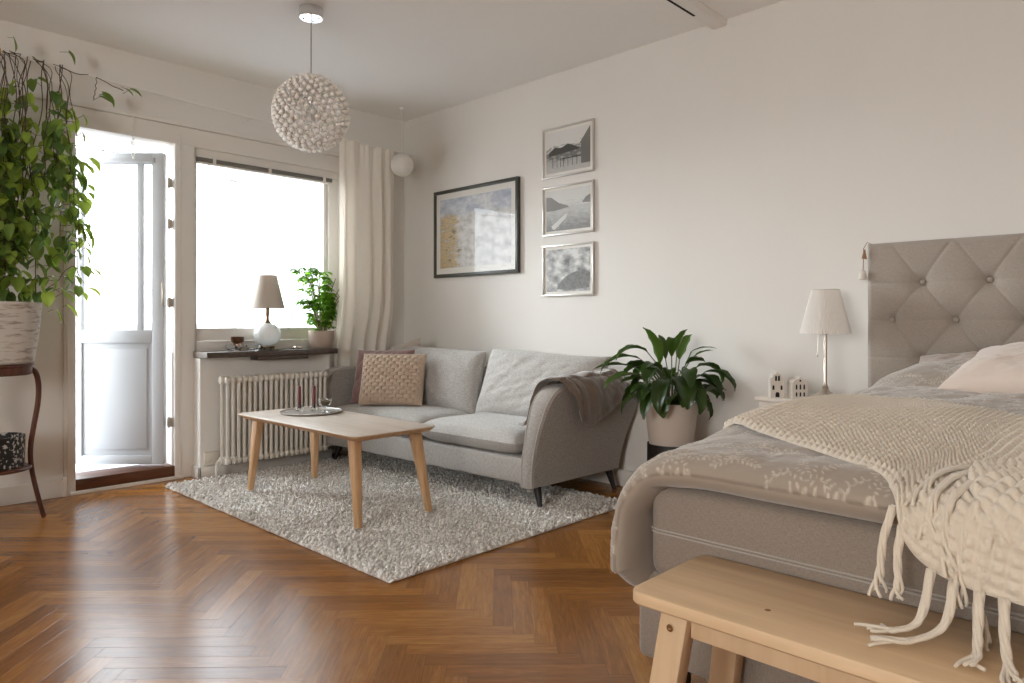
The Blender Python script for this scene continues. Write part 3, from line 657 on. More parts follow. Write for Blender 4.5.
# ================================================================== WINDOWSILL THINGS
ZS = .8065
lp = thing('table_lamp', (.10, 2.335, ZS), 'table lamp with round glass base and tapered cream shade on the windowsill', 'lamp')
lx, ly = .09, 2.322
K = .105
f = MB().lathe((lx, ly, ZS + .012), [(0, 0), (.045, 0), (.05, .006), (.05, .012), (.03, .016)], 24)
for k in range(4): a = k * PI / 2 + .6; f.tube([(lx + .038 * math.cos(a), ly + .038 * math.sin(a), ZS + .014), (lx + .05 * math.cos(a), ly + .05 * math.sin(a), ZS + .005)], [.008, .005], 8)
part('metal_foot', f, M['brass'], lp)
f = MB(); th = np.linspace(0, PI, 18); pr = [(max(.0, .088 * math.sin(t)) if 0 < t < PI else 0, .028 + .078 - .078 * math.cos(t)) for t in th]
n = 40; V = []; 
for k in range(n * 2):
    a = PI * k / n; rr = 1 + .025 * abs(math.sin(a * 7))
    for (r, z) in pr: V.append((lx + r * rr * math.cos(a), ly + r * rr * math.sin(a), ZS + z))
m_ = len(pr); F = [(k * m_ + j, ((k + 1) % (2 * n)) * m_ + j, ((k + 1) % (2 * n)) * m_ + j + 1, k * m_ + j + 1) for k in range(2 * n) for j in range(m_ - 1)]
f.add(V, F); part('glass_globe', f, M['milk'], lp, merge=.0002)
part('neck', MB().lathe((lx, ly, ZS + .178), [(.022, 0), (.024, .006), (.012, .022), (.009, .05), (.013, .06), (.011, .115), (.004, .13)], 20), M['brass'], lp)
f = MB().lathe((lx, ly, ZS + .285), [(.113, 0), (.061, .225), (.059, .225), (.111, 0), (.113, 0)], 48, cap=False); part('lamp_shade', f, M['shade'], lp)
# glass dishes
def dish(x, y, name, mt, lab, prof, cat_, g=None): tagset(MB().lathe((x, y, ZS), prof, 32).build(name, mt, origin=(x, y, ZS)), lab, cat_, g)
bowl = [(0, 0), (.028, 0), (.03, .004), (.046, .016), (.052, .030), (.048, .040), (.043, .038), (.046, .030), (.04, .018), (.02, .008), (0, .008)]
dish(.13, 2.065, 'glass_dish', M['cut'], 'squat clear glass tealight dish at the left end of the windowsill', bowl, 'glass dish', 'clear glass dishes on the sill')
dish(.15, 2.195, 'glass_dish', M['cut'], 'squat clear glass tealight dish between the brown glass and lamp', bowl, 'glass dish', 'clear glass dishes on the sill')
dish(.07, 2.12, 'brown_glass', M['amber'], 'small smoked brown glass cup standing between two clear dishes', [(0, 0), (.02, 0), (.024, .01), (.014, .03), (.03, .05), (.042, .062), (.042, .092), (.038, .092), (.038, .064), (.026, .056), (0, .05)], 'glass cup')
f = MB()
for k in range(7):
    a = k * 1.1; f.lathe((.14 + .022 * math.cos(a), 2.515 + .03 * math.sin(a), ZS + .008), [(0, -.008), (.006, -.006), (.008, 0), (.006, .006), (0, .008)], 10)
f.tube([(.12, 2.49, ZS + .010), (.15, 2.50, ZS + .016), (.15, 2.55, ZS + .008)], .004, 6)
tagset(f.build('bead_strand', M['nickel'], origin=(.14, 2.52, ZS)), 'small heap of silvery beads on the windowsill beside the lamp', 'beads')

# ---- leaf helper
def leaf(L, Wd, c, d, up, curl=.3, fold=.12, n=7, heart=False, wav=0, m=5):
    """one leaf blade: c base, d direction, up normal; returns V, F"""
    d = Vector(d).normalized(); up = Vector(up); up = (up - d * up.dot(d)); up = up.normalized() if up.length > 1e-5 else d.orthogonal().normalized(); s = d.cross(up)
    V = []; F = []; p = Vector(c); t = 0; step = L / (n - 1); dd = d.copy(); uu = up.copy()
    for i in range(n):
        t = i / (n - 1)
        if heart: w = Wd * (math.sin(PI * min(1, (t + .12) / 1.12)) ** .75) * (1 - .45 * t) * 1.15
        else: w = Wd * math.sin(PI * (t * .93 + .035)) ** .85 * (1 - .25 * t)
        for j in range(m):
            q = -1 + 2 * j / (m - 1)
            back = -L * .12 * abs(q) * (1 - t) ** 3 if heart else 0
            off = uu * (abs(q) * fold * Wd * 1.6 * math.sin(PI * t) + wav * Wd * math.sin(t * 17 + j * 1.7) * abs(q))
            V.append((p + s * (q * w / 2) + off + dd * back)[:])
        rot = Matrix.Rotation(-curl / (n - 1), 3, s); dd = rot @ dd; uu = rot @ uu; p = p + dd * step
    for i in range(n - 1):
        for j in range(m - 1): a = i * m + j; F.append((a, a + 1, a + m + 1, a + m))
    return V, F
# ---- umbrella plant on the sill
px, py = .095, 2.735
up_ = thing('potted_umbrella_plant', (px, py, ZS), 'bright green umbrella plant in a greige pot at the right of the windowsill', 'potted plant')
part('pot', MB().lathe((px, py, ZS), [(0, 0), (.068, 0), (.078, .01), (.088, .06), (.092, .128), (.086, .128), (.082, .112), (0, .112)], 40), M['potgrey'], up_)
part('soil', MB().lathe((px, py, ZS + .108), [(0, .006), (.082, .004)], 24, cap=False), M['soil'], up_)
f = MB(); g = MB(); msk = []
rr = random.Random(4)
for s_ in range(12):
    a = rr.uniform(0, 2 * PI); hgt = rr.uniform(.22, .46); base = np.array([px + .03 * math.cos(a), py + .03 * math.sin(a), ZS + .11]); ox, oy = .05 * math.cos(a), .10 * math.sin(a)
    pts = cat([base, base + (ox * .3, oy * .3, hgt * .4), base + (ox * .8, oy * .8, hgt * .8), base + (ox * 1.1, oy * 1.2, hgt)], 6); g.tube(pts, np.linspace(.006, .003, len(pts)), 6)
    for k in range(13):
        t = rr.uniform(.10, 1); q = pts[int(t * (len(pts) - 1))]; b = rr.uniform(0, 2 * PI) if k < 8 else a; ln = rr.uniform(.05, .11)
        e = q + np.array([ln * .45 * math.cos(b), ln * .95 * math.sin(b), ln * rr.uniform(.1, .7)])
        if e[0] < .0: e[0] = rr.uniform(.0, .06)
        e[1] = min(e[1], 2.80)
        g.tube([q, (q + e) / 2 + (0, 0, .012), e], .0016, 5)
        nl = rr.randint(6, 8); mk = rr.random()
        for j in range(nl):
            c = 2 * PI * j / nl + rr.uniform(-.2, .2); dv = (math.cos(c), math.sin(c), rr.uniform(-.55, -.05)); V, F = leaf(rr.uniform(.042, .062), .027, e, dv, (0, 0, 1), .25, .06, 5, m=3); f.add(V, F); msk += [min(1, max(0, mk * .8 + rr.uniform(0, .4)))] * len(V)
f.att = msk; part('foliage', f, M['umbrella'], up_, autosharp=0); part('stems', g, M['twig'], up_)

# ================================================================== CURTAIN + ROD
rod = MB().tube([(.12, .2, 2.446), (.12, 1.02, 2.417), (.12, 1.83, 2.379), (.12, 2.85, 2.349), (.12, 3.54, 2.338)], .0055, 8)
rd_ = thing('curtain_rod', (.12, 2.0, 2.37), 'thin white curtain rod running high across the window wall', 'curtain rod'); part('rod', rod, M['wire'], rd_)
for yy, z in ((.55, 2.434), (2.2, 2.368), (3.45, 2.340)): part('bracket', MB().tube([(.0, yy, z), (.12, yy, z)], .004, 6).lathe((.0, yy, z), [(.014, 0), (.014, .006), (0, .007)], 12, axis='X'), M['wire'], rd_)
def curtain():
    n, m = 260, 70; u, v = np.meshgrid(np.linspace(0, 1, n), np.linspace(0, 1, m), indexing='ij')
    zt_ = 2.358 - .012 * u; z = zt_ + (.03 - zt_) * v
    amp = .012 + .016 * ss(0, .25, v); ph = 2 * PI * 4.6 * (u + .018 * np.sin(u * 9) + .012 * v * np.sin(u * 13 + 1))
    y = 2.865 + .505 * u + .012 * np.cos(ph) * v - .01 * v * (1 - u)
    x = .125 + amp * np.sin(ph) * (.8 + .3 * np.sin(u * 11)) + .006 * np.sin(7 * v + 9 * u)
    x = x + .004 * np.sin(ph * 2.7 + 1) * (1 - ss(0, .12, v)); low = ss(1.2, .70, z); x = x * (1 - low) + (.052 + .6 * (x - .125)) * low
    G = np.stack([x, y, z], -1); f = MB(); N = normals(G); f.puffy(G + N * .0008, G - N * .0008); return f
cu = thing('curtain', (.12, 3.1, 0.02), 'cream linen curtain hanging in folds beside the window in the corner', 'curtain'); part('panel', curtain(), M['curtain'], cu, autosharp=60)
for k in range(12):
    f = MB(); yy = 2.88 + k * .043; f.tube([(.12 + .010 * math.cos(a), yy, 2.349 - .02 * (k / 12) + .010 * math.sin(a)) for a in np.linspace(0, 2 * PI, 9)], .0015, 5); part('curtain_loop', f, M['curtain'], cu)
# globe lantern in the corner
gl = thing('globe_lantern', (.15, 3.40, 2.215), 'small round white paper globe hanging in the corner by the curtain', 'lantern')
part('paper_globe', MB().lathe((.30, 3.31, 2.20), [(.088 * math.sin(t), -.088 * math.cos(t)) for t in np.linspace(0.02, PI - .02, 20)], 32), M['pleat'], gl)
part('cord', MB().tube([(.30, 3.31, 2.285), (.30, 3.31, H)], .002, 6), M['wire'], gl); part('ceiling_hook', MB().lathe((.30, 3.31, H - .02), [(.004, 0), (.02, .008), (.02, .02)], 14), M['wire'], gl)
# twisted white string over the door
f = MB()
for s in (0, PI): f.tube([(.03 + .006 * math.cos(s + t * 22), 1.487 + .008 * math.sin(s + t * 22), 2.245 - .25 * t) for t in np.linspace(0, 1, 60)], .0022, 5)
f.lathe((.03, 1.49, 1.985), [(0, 0), (.006, .004), (.006, .012), (0, .016)], 10)
tagset(f.build('twisted_string', M['wire'], origin=(.03, 1.487, 2.1)), 'twisted white string hanging down over the top of the door opening', 'string')

# ================================================================== CRYSTAL PENDANT
pd = thing('pendant_lamp', (1.334, 1.931, H), 'round crystal bead pendant lamp hanging from a chrome ceiling cup', 'pendant lamp')
PX, PY, PZ, PR = 1.334, 1.931, 2.090, .197
part('ceiling_cup', MB().lathe((PX, PY, H - .052), [(0, 0), (.058, 0), (.061, .003), (.061, .052)], 40), M['chrome'], pd)
for a in (R(46), R(46 + 180), R(136)): part('screw_slot', MB().box((PX + .04 * math.cos(a) - .004, PY + .04 * math.sin(a) - .004, H - .0555), (PX + .04 * math.cos(a) + .004, PY + .04 * math.sin(a) + .004, H - .0515), .002), M['dark'], pd)
part('cord', MB().tube([(PX, PY, H - .05), (PX, PY, PZ + PR - .03)], .0028, 8), M['cable'], pd)
part('bulb_holder', MB().lathe((PX, PY, PZ + .05), [(0, 0), (.02, 0), (.024, .02), (.022, .10), (.01, .125), (0, .13)], 20), M['chrome'], pd)
part('bulb', MB().lathe((PX, PY, PZ - .05), [(0, 0), (.02, .008), (.03, .035), (.026, .065), (.014, .10)], 20), M['milk'], pd)
f = MB()
for k in range(12):
    a = PI * k / 12; f.tube([(PX + (PR - .012) * math.cos(t) * math.cos(a), PY + (PR - .012) * math.cos(t) * math.sin(a), PZ + (PR - .012) * math.sin(t)) for t in np.linspace(0, 2 * PI, 49)], .0013, 4, cap=False)
for lat in np.linspace(-70, 70, 11):
    r_ = (PR - .012) * math.cos(R(lat)); z_ = PZ + (PR - .012) * math.sin(R(lat)); f.tube([(PX + r_ * math.cos(t), PY + r_ * math.sin(t), z_) for t in np.linspace(0, 2 * PI, 49)], .0013, 4, cap=False)
part('wire_frame', f, M['chrome'], pd)
def bead(r=.0142):
    bm = bmesh.new(); bmesh.ops.create_icosphere(bm, subdivisions=2, radius=r)
    for v in bm.verts: v.co.x *= 1.0
    me = bpy.data.meshes.new('crystal_bead'); bm.to_mesh(me); bm.free(); return me
crystal = mat('crystal', (246, 241, 234), .12, .45, spec=1.0); cb = crystal.node_tree.nodes['Principled BSDF']; cb.inputs['Transmission Weight'].default_value = .0; cb.inputs['IOR'].default_value = 1.6
bme = bead(); bme.materials.append(crystal); bme.shade_smooth()
NB = 340; pts = []
for k in range(NB):
    z = 1 - 2 * (k + .5) / NB; a = k * PI * (3 - math.sqrt(5)); r_ = math.sqrt(1 - z * z); pts.append(Vector((r_ * math.cos(a), r_ * math.sin(a), z)) * (PR - .010))
tocam = (cam.location - Vector((PX, PY, PZ))).normalized(); pts.sort(key=lambda p: -p.dot(tocam))
rest = MB(); bmv = np.array([v.co[:] for v in bme.vertices]); bmf = [tuple(p.vertices) for p in bme.polygons]
for k, p in enumerate(pts):
    if k < 100:
        o = bpy.data.objects.new('crystal_bead', bme); COL.objects.link(o); o.parent = pd; o.location = Vector((PX, PY, PZ)) + p - pd.location
    else: rest.add(bmv + np.array(p) + np.array([PX, PY, PZ]), bmf)
o = part('crystal_beads_rest', rest, crystal, pd); o['kind'] = 'stuff'

# ================================================================== PICTURES
def picture(x0, x1, z0, z1, fw, depth, fm, pm, name, label, mount, group=None, glossy=True):
    t = thing(name, ((x0 + x1) / 2, YW, (z0 + z1) / 2), label, 'framed picture', group)
    f = MB(); y0, y1 = YW - depth, YW - .002
    f.box((x0, y0, z1 - fw), (x1, y1, z1), .002).box((x0, y0, z0), (x1, y1, z0 + fw), .002).box((x0, y0, z0 + fw), (x0 + fw, y1, z1 - fw), .002).box((x1 - fw, y0, z0 + fw), (x1, y1, z1 - fw), .002)
    part('picture_frame', f, fm, t)
    part('mount', MB().box((x0 + fw, y0 + .010, z0 + fw), (x1 - fw, y0 + .013, z1 - fw)), M['mount'], t, smooth=False)
    a0, a1, b0, b1 = x0 + fw + mount, x1 - fw - mount, z0 + fw + mount, z1 - fw - mount; y = y0 + .0092
    me = bpy.data.meshes.new('print'); lo = np.array(t.location)
    me.from_pydata([(a0 - lo[0], y - lo[1], b0 - lo[2]), (a1 - lo[0], y - lo[1], b0 - lo[2]), (a1 - lo[0], y - lo[1], b1 - lo[2]), (a0 - lo[0], y - lo[1], b1 - lo[2])], [], [(0, 1, 2, 3)])
    uv = me.uv_layers.new(name='UVMap'); uv.data.foreach_set('uv', [0, 0, 1, 0, 1, 1, 0, 1]); me.materials.append(pm)
    o = bpy.data.objects.new('print', me); COL.objects.link(o); o.parent = t
    part('picture_glass', MB().box((x0 + fw, y0 + .004, z0 + fw), (x1 - fw, y0 + .006, z1 - fw)), M['picglass' if fw > .02 else 'mattglass'], t, smooth=False)
    return t
picture(.41, 1.313, 1.337, 2.004, .026, .03, M['frame_dark'], print_mat('seaside_painting', 0), 'framed_picture', 'large dark green framed landscape print in muted ochre and blue above the sofa', .045)
L3 = [(1.950, 2.280, 'harbour_photo', 1, 'black and white harbour photo with jetty in thin silver frame, topmost of three'), (1.567, 1.894, 'shore_photo', 2, 'black and white shore photo with a boat in thin silver frame, middle of three'), (1.166, 1.505, 'garden_photo', 3, 'black and white leafy photo in thin silver frame, lowest of three')]
for z0, z1, nm, kd, lab in L3:
    t = picture(1.526, 1.954, z0, z1, .012, .018, M['frame_silver'], print_mat(nm, kd), 'framed_photo', lab, .018, 'three small silver framed photos on the wall')
    yy = YW - .018 + .0084; x0, x1 = 1.556, 1.924; w_ = x1 - x0
    def flat(L):
        f = MB()
        for poly in L: f.add([(x0 + a * w_, yy, z0 + .03 + b * (z1 - z0 - .06)) for a, b in poly], [list(range(len(poly)))])
        return f
    if kd == 1:   # boathouse and jetty in the photo
        g1 = mat('ink_grey', (112, 110, 106), .7); g2 = mat('ink_dark', (74, 72, 68), .7)
        part('boathouse', flat([[(.80, .12), (1, .12), (1, .60), (.80, .60)], [(.76, .60), (1, .60), (1, .98), (.80, .66)]]), g1, t, smooth=False)
        part('jetty', flat([[(.38, .30), (.80, .30), (.80, .33), (.38, .33)]] + [[(a, .12), (a + .012, .12), (a + .012, .36), (a, .36)] for a in (.4, .5, .6, .7, .25, .33, .15)] + [[(.06, .5), (.2, .62), (.35, .58), (.5, .66), (.7, .55), (.78, .48), (.06, .42)]]), g2, t, smooth=False)
    if kd == 3:
        part('bush', flat([[(.25, .06), (.55, .03), (.98, .08), (1, .42), (.86, .50), (.62, .44), (.44, .34), (.30, .18)]]), mat('ink_bush', (122, 121, 119), .7, var=.25, vscale=60), t, smooth=False)
    if kd == 2:
        part('rowing_boat', flat([[(.14, .06), (.2, .03), (.46, .30), (.5, .42), (.38, .34), (.12, .12)]]), mat('ink_pale', (206, 204, 200), .7), t, smooth=False)
        part('hillside', flat([[(0, .5), (0, .86), (.12, .84), (.3, .68), (.52, .58), (.52, .55), (.2, .5)], [(.82, .62), (.9, .74), (1, .8), (1, .6)]]), mat('ink_mid', (138, 136, 133), .7), t, smooth=False)

# ================================================================== BED
BX0, BX1, BY0, BY1 = 3.658, 5.22, 1.53, 3.47
bd = thing('bed', (4.42, 2.5, 0), 'upholstered bed with taupe mattress and tall button-tufted headboard', 'bed')
part('bed_base', MB().box((BX0 - .04, BY0 + .012, .135), (BX1, BY1, .352), .018, 3), M['bed'], bd)
mt_ = part('mattress', MB().box((BX0, BY0, .356), (BX1, BY1, .592), .035, 4), M['matt'], bd)
f = MB()
for z in (.470, .478):
    f.tube([(BX0 - .001, BY1 - .05, z), (BX0 - .001, BY0 + .03, z), (BX0 + .008, BY0 + .008, z), (BX0 + .03, BY0 - .001, z), (BX1 - .03, BY0 - .001, z)], .0022, 5)
part('seam_piping', f, M['piping'], mt_)
part('base_seam', MB().box((BX0 + .002, BY0 + .022, .345), (BX1 - .01, BY1, .36)), M['bed'], bd)
for x, y in ((3.70, 1.62), (5.12, 1.62), (3.70, 3.36), (5.12, 3.36)): part('leg', MB().lathe((x, y, 0), [(0, 0), (.022, 0), (.024, .004), (.028, .137), (0, .137)], 20), M['black'], bd)
# headboard
HX0, HX1, HZ0, HZ1, HY = 3.585, 5.30, .25, 1.356, 3.478
sx, zr = .249, (1.174, 1.0065, .839, .672)
BT = []
for r_, z in enumerate(zr):
    for k in range(-1, 8):
        x = 3.8055 + k * sx - (.1225 if r_ % 2 else 0)
        if HX0 + .06 < x < HX1 - .06: BT.append((x, z))
def headboard():
    nx, nz = 400, 260; x, z = np.meshgrid(np.linspace(HX0, HX1, nx), np.linspace(HZ0, HZ1, nz), indexing='ij')
    h = np.full_like(x, .026)
    def seg(a, b, dep, wd, mul=1.0):
        nonlocal h
        a = np.array(a); b = np.array(b); L = np.linalg.norm(b - a); d = (b - a) / L
        t = (x - a[0]) * d[0] + (z - a[1]) * d[1]; dist = np.abs((x - a[0]) * d[1] - (z - a[1]) * d[0]); tt = np.clip(t / L, 0, 1)
        dist = np.where((t < 0) | (t > L), np.hypot(x - (a[0] + tt * (b[0] - a[0])), z - (a[1] + tt * (b[1] - a[1]))), dist)
        h -= dep * np.exp(-(dist / wd)) * mul
    for (a, b) in BT:
        d = np.hypot(x - a, z - b); h -= .030 * np.exp(-(d / .028) ** 1.3) + .014 * np.exp(-(d / .075) ** 2)
        for (c, e) in BT:
            if e < b - .01 and abs(b - e) < .2 and abs(c - a) < .15: seg((a, b), (c, e), .007, .006)
        if b == zr[0]:
            seg((a, b), (a + .1225, HZ1), .006, .006); seg((a, b), (a - .1225, HZ1), .004, .006)
    for (a, b) in BT:
        for (c, e) in BT:
            if abs(b - e) < .01 and 0 < c - a < .3: seg((a, b), (c, e), .003, .007)
    for z_ in zr:
        first = min(a for a, b in BT if b == z_); seg((HX0, z_), (first, z_), .0028, .006)
    e = np.minimum.reduce([x - HX0, HX1 - x, HZ1 - z]); h -= .020 * np.clip(1 - e / .022, 0, 1) ** 2
    h += .0012 * fbm(x, z, 25, 3, 2)
    top = np.stack([x, HY - h, z], -1); bot = np.stack([x, np.full_like(x, YW - .012), z], -1)
    return MB().puffy(bot, top)
hb = part('headboard', headboard(), M['head'], bd, autosharp=50, merge=.00005)
for a, b in BT: part('button', MB().lathe((a, HY + .018, b), [(0, -.014), (.006, -.013), (.011, -.009), (.0125, -.003), (.0125, .008), (0, .008)][::1], 18, axis='Y'), M['button'], hb)

# ---- duvet
def Ttop(x, y):
    t = .690 + .035 * ss(1.55, 2.3, y) + .030 * ss(2.55, 2.95, y) * ss(3.62, 3.95, x) + .075 * ss(2.92, 3.16, y) * ss(3.66, 3.92, x) - .03 * ss(3.2, 3.34, y)
    t = t + .007 * fbm(x, y, 5.5, 21, 3) + .010 * np.abs(fbm(x, y * .7, 9, 9, 3)) * ss(2.5, 2.8, y)
    return t
DY0_, DY1_ = 1.452, 3.40
def duvet():
    n, m = 620, 470
    P = np.linspace(0, 1, n); Q = np.linspace(0, 1, m); Q = Q ** 1.25
    p, q = np.meshgrid(P, Q, indexing='ij'); y = DY0_ + q * (DY1_ - DY0_)
    path = cat([(5.24, 0), (4.6, 0), (4.0, 0), (3.78, -.004), (3.680, -.035), (3.628, -.105), (3.618, -.19), (3.618, -.27), (3.630, -.345)], 14)
    sl_ = np.concatenate([[0], np.cumsum(np.hypot(*np.diff(path, axis=0).T))]); L = sl_[-1]; s = p * L
    # hem of the hanging side rises towards the headboard
    short = 1 - (.02 * ss(1.6, 2.3, y) + .035 * ss(1.60, 1.455, y) ** 2) * p; s = s * short
    x = np.interp(s, sl_, path[:, 0]); dz = np.interp(s, sl_, path[:, 1]); hang = np.clip((3.75 - x) / .13, 0, 1)
    yy0 = y.copy(); T = Ttop(np.maximum(x, 3.66), y)
    on = 1 - hang; midz = (T + .600) / 2 * on + (T - .04) * hang + dz
    th = (T - .600) / 2 * on + (.036 + .008 * fbm(y, s, 7, 4, 2)) * hang
    # outward swing and wrinkles of the hanging side
    x = x - hang * (.012 * fbm(y, s, 7, 31, 3) - .006 + .012 * ss(1.75, 1.46, y) * ss(-.05, -.3, dz))
    G = np.stack([x, y, midz], -1)
    G[..., 1] -= .012 * np.sin(s * 7 + 1) * (1 - q) ** 6 + .008 * fbm(s, y, 11, 2, 2) * (1 - q) ** 6
    rim = np.minimum.reduce([q * (DY1_ - DY0_) / .085, (1 - q) * 1.95 / .06, (1 - p) * L / .05, p * L / .05 + .3]); e = np.clip(1 - (1 - np.clip(rim, 0, 1)) ** 2, 0, 1) ** .5
    N = normals(G); N[N[..., 2] < -.9] *= 1
    if N[n // 2, m // 2, 2] < 0: N = -N
    wr = .0035 * fbm(s, y, 30, 77, 3) + .010 * np.abs(fbm(s * .8 + y * .3, y, 11, 78, 3)) + .0015 * fbm(s, y, 90, 79, 2)
    top = G + N * (th * e + wr * e)[..., None]; bot = G - N * (th * e)[..., None]
    bot[..., 2] = np.where((on > .5), np.maximum(bot[..., 2], .597), bot[..., 2])
    # woven floral sprays
    mask = np.zeros_like(s); r = random.Random(12)
    U, Vv = s, y; sprays = []
    for iu in range(0, 14):
        for iv in range(0, 13):
            sprays.append((.05 + iu * .158 + (.08 if iv % 2 else 0) + r.uniform(-.02, .02), 1.49 + iv * .142 + r.uniform(-.02, .02), r.uniform(0, 2 * PI), (iu + iv) % 3))
    for cu_, cv_, a0, kd in sprays:
        sel = (np.abs(U - cu_) < .13) & (np.abs(Vv - cv_) < .13)
        if not sel.any(): continue
        du = (U[sel] - cu_) * math.cos(a0) + (Vv[sel] - cv_) * math.sin(a0); dv = -(U[sel] - cu_) * math.sin(a0) + (Vv[sel] - cv_) * math.cos(a0); mk = np.zeros_like(du)
        def ell(cx, cy, la, lb, ang):
            nonlocal mk
            a = (du - cx) * math.cos(ang) + (dv - cy) * math.sin(ang); b = -(du - cx) * math.sin(ang) + (dv - cy) * math.cos(ang)
            mk = np.maximum(mk, np.clip(1.6 - 1.4 * ((a / la) ** 2 + (b / lb) ** 2), 0, 1))
        rs_ = random.Random(int(cu_ * 1000) + int(cv_ * 77))
        if kd < 2:      # open rose: broken rings of petals
            for ring, (rr0, cnt) in enumerate(((.010, 5), (.021, 8), (.032, 10))):
                for k in range(cnt):
                    a = 2 * PI * k / cnt + ring; ell(rr0 * math.cos(a), rr0 * math.sin(a), .0062, .0026, a + PI / 2 + rs_.uniform(-.3, .3))
        for arm_ in range(6 if kd < 2 else 4):
            aa = arm_ * PI / 3 + rs_.uniform(-.3, .3); r0 = .040 if kd < 2 else .005; bend = rs_.uniform(-.16, .16)
            for k in range(rs_.randint(4, 6)):
                t = r0 + k * .0125; an = aa + bend * k; cx, cy = t * math.cos(an), t * math.sin(an); ell(cx, cy, .007, .0016, an)
                for sg_ in (1, -1): ell(cx + .0085 * math.cos(an + sg_ * 1.0), cy + .0085 * math.sin(an + sg_ * 1.0), .0068, .0030, an + sg_ * .9)
            ell(cx + .012 * math.cos(an), cy + .012 * math.sin(an), .006, .005, an)
        mask[sel] = np.maximum(mask[sel], mk)
    speck = (fbm(s, y, 300, 5, 2) > -.2); mask = mask * (.45 + .55 * speck)
    f = MB().puffy(top + N * (mask * .0012)[..., None], bot); f.att = np.concatenate([mask.ravel(), np.zeros(mask.size)])
    return f
dv_ = duvet().build('duvet', M['duvet'], merge=None, autosharp=0, origin=(4.4, 2.4, .6)); tagset(dv_, 'taupe floral duvet spread on the bed and hanging over its left side', 'duvet')

# ---- knitted throw
def topsurf(x, y):
    T = Ttop(np.maximum(x, 3.66), y); th = (T - .600) / 2; mid = (T + .600) / 2
    rim = np.clip((y - DY0_) / .085, 0, 1); e = np.clip(1 - (1 - rim) ** 2, 0, 1) ** .5
    sh = np.interp(x, [3.52, 3.60, 3.655, 3.72, 3.76, 9], [-.16, -.125, -.050, -.014, -.004, 0])
    return mid + th * e + sh
lowK = [(3.615, 2.03), (3.70, 1.90), (3.82, 1.79), (3.96, 1.695), (4.10, 1.60), (4.20, 1.525), (4.255, 1.44), (4.275, 1.36), (4.31, 1.32), (4.37, 1.297), (4.45, 1.290), (4.62, 1.285), (4.85, 1.28), (5.08, 1.28)]
uppK = [(3.600, 2.36), (3.68, 2.50), (3.80, 2.60), (3.90, 2.625), (4.0, 2.645), (4.12, 2.56), (4.25, 2.44), (4.35, 2.36), (4.5, 2.28), (4.66, 2.22), (4.8, 2.16), (4.95, 2.12), (5.06, 2.08), (5.14, 2.04)]
def place(x, q, lift):
    """q is Y on the bed; below the foot edge the cloth follows the fall of the duvet and mattress"""
    yt = 1.475; over = np.clip(yt - q, 0, None); y = np.maximum(q, yt)
    z = topsurf(x, y) + lift
    # quarter-round then vertical fall
    rr_ = .06; a = np.clip(over / rr_, 0, PI / 2); yy = y - rr_ * np.sin(a); zz = z - rr_ * (1 - np.cos(a)) - np.clip(over - rr_ * PI / 2, 0, None)
    yy = yy - np.where(over > 0, lift * .3 + .004, 0)
    return np.stack([x, yy, zz], -1)
def knitted(low, upp, n, m, lift, seed, cell=.022, amp=.012):
    u, v = np.meshgrid(np.linspace(0, 1, n), np.linspace(0, 1, m), indexing='ij')
    Lc, Uc = cat(low, 6), cat(upp, 6)
    def al(C, t):
        s = np.concatenate([[0], np.cumsum(np.hypot(*np.diff(C, axis=0).T))]); s /= s[-1]; return np.interp(t, s, C[:, 0]), np.interp(t, s, C[:, 1])
    lx_, lq = al(Lc, u); ux_, uq = al(Uc, u); x = lx_ + (ux_ - lx_) * v; q = lq + (uq - lq) * v
    x = x + .006 * fbm(u * 3, v * 2, 6, seed, 2)
    G = place(x, q, lift); G[..., 2] += .006 * np.abs(fbm(x, q, 6, seed, 3)); N = normals(G)
    if N[n // 2, m * 2 // 3, 2] < 0: N = -N
    # cell pattern follows the cloth
    ds = np.linalg.norm(np.gradient(G, axis=0), axis=-1); su = np.cumsum(ds, axis=0); dt = np.linalg.norm(np.gradient(G, axis=1), axis=-1); sv = np.cumsum(dt, axis=1)
    su = np.broadcast_to(su[:, m // 2][:, None], su.shape); Lv = dt.sum(axis=1); Lv = np.convolve(np.pad(Lv, 20, 'edge'), np.ones(41) / 41, 'valid'); sv = (v - .5) * Lv[:, None]
    a, b = su / cell * PI, sv / (cell * 1.1) * PI
    pat = np.abs(np.sin(a)) ** .8 * np.abs(np.sin(b)) ** .8
    e = np.clip(np.minimum.reduce([u * 60, (1 - u) * 60, v * 30, (1 - v) * 30]), 0, 1) ** .5
    top = G + N * ((.006 + amp * pat) * e)[..., None]; bot = G - N * (.004 * e)[..., None]
    f = MB().puffy(top, bot); return f, G
kt = thing('knitted_throw', (4.3, 2.0, .7), 'chunky cream knitted throw with fringed end lying across the bed foot', 'throw blanket')
f, GK = knitted(lowK, uppK, 520, 260, .010, 3); part('knit_cloth', f, M['knit'], kt, autosharp=0, merge=None)
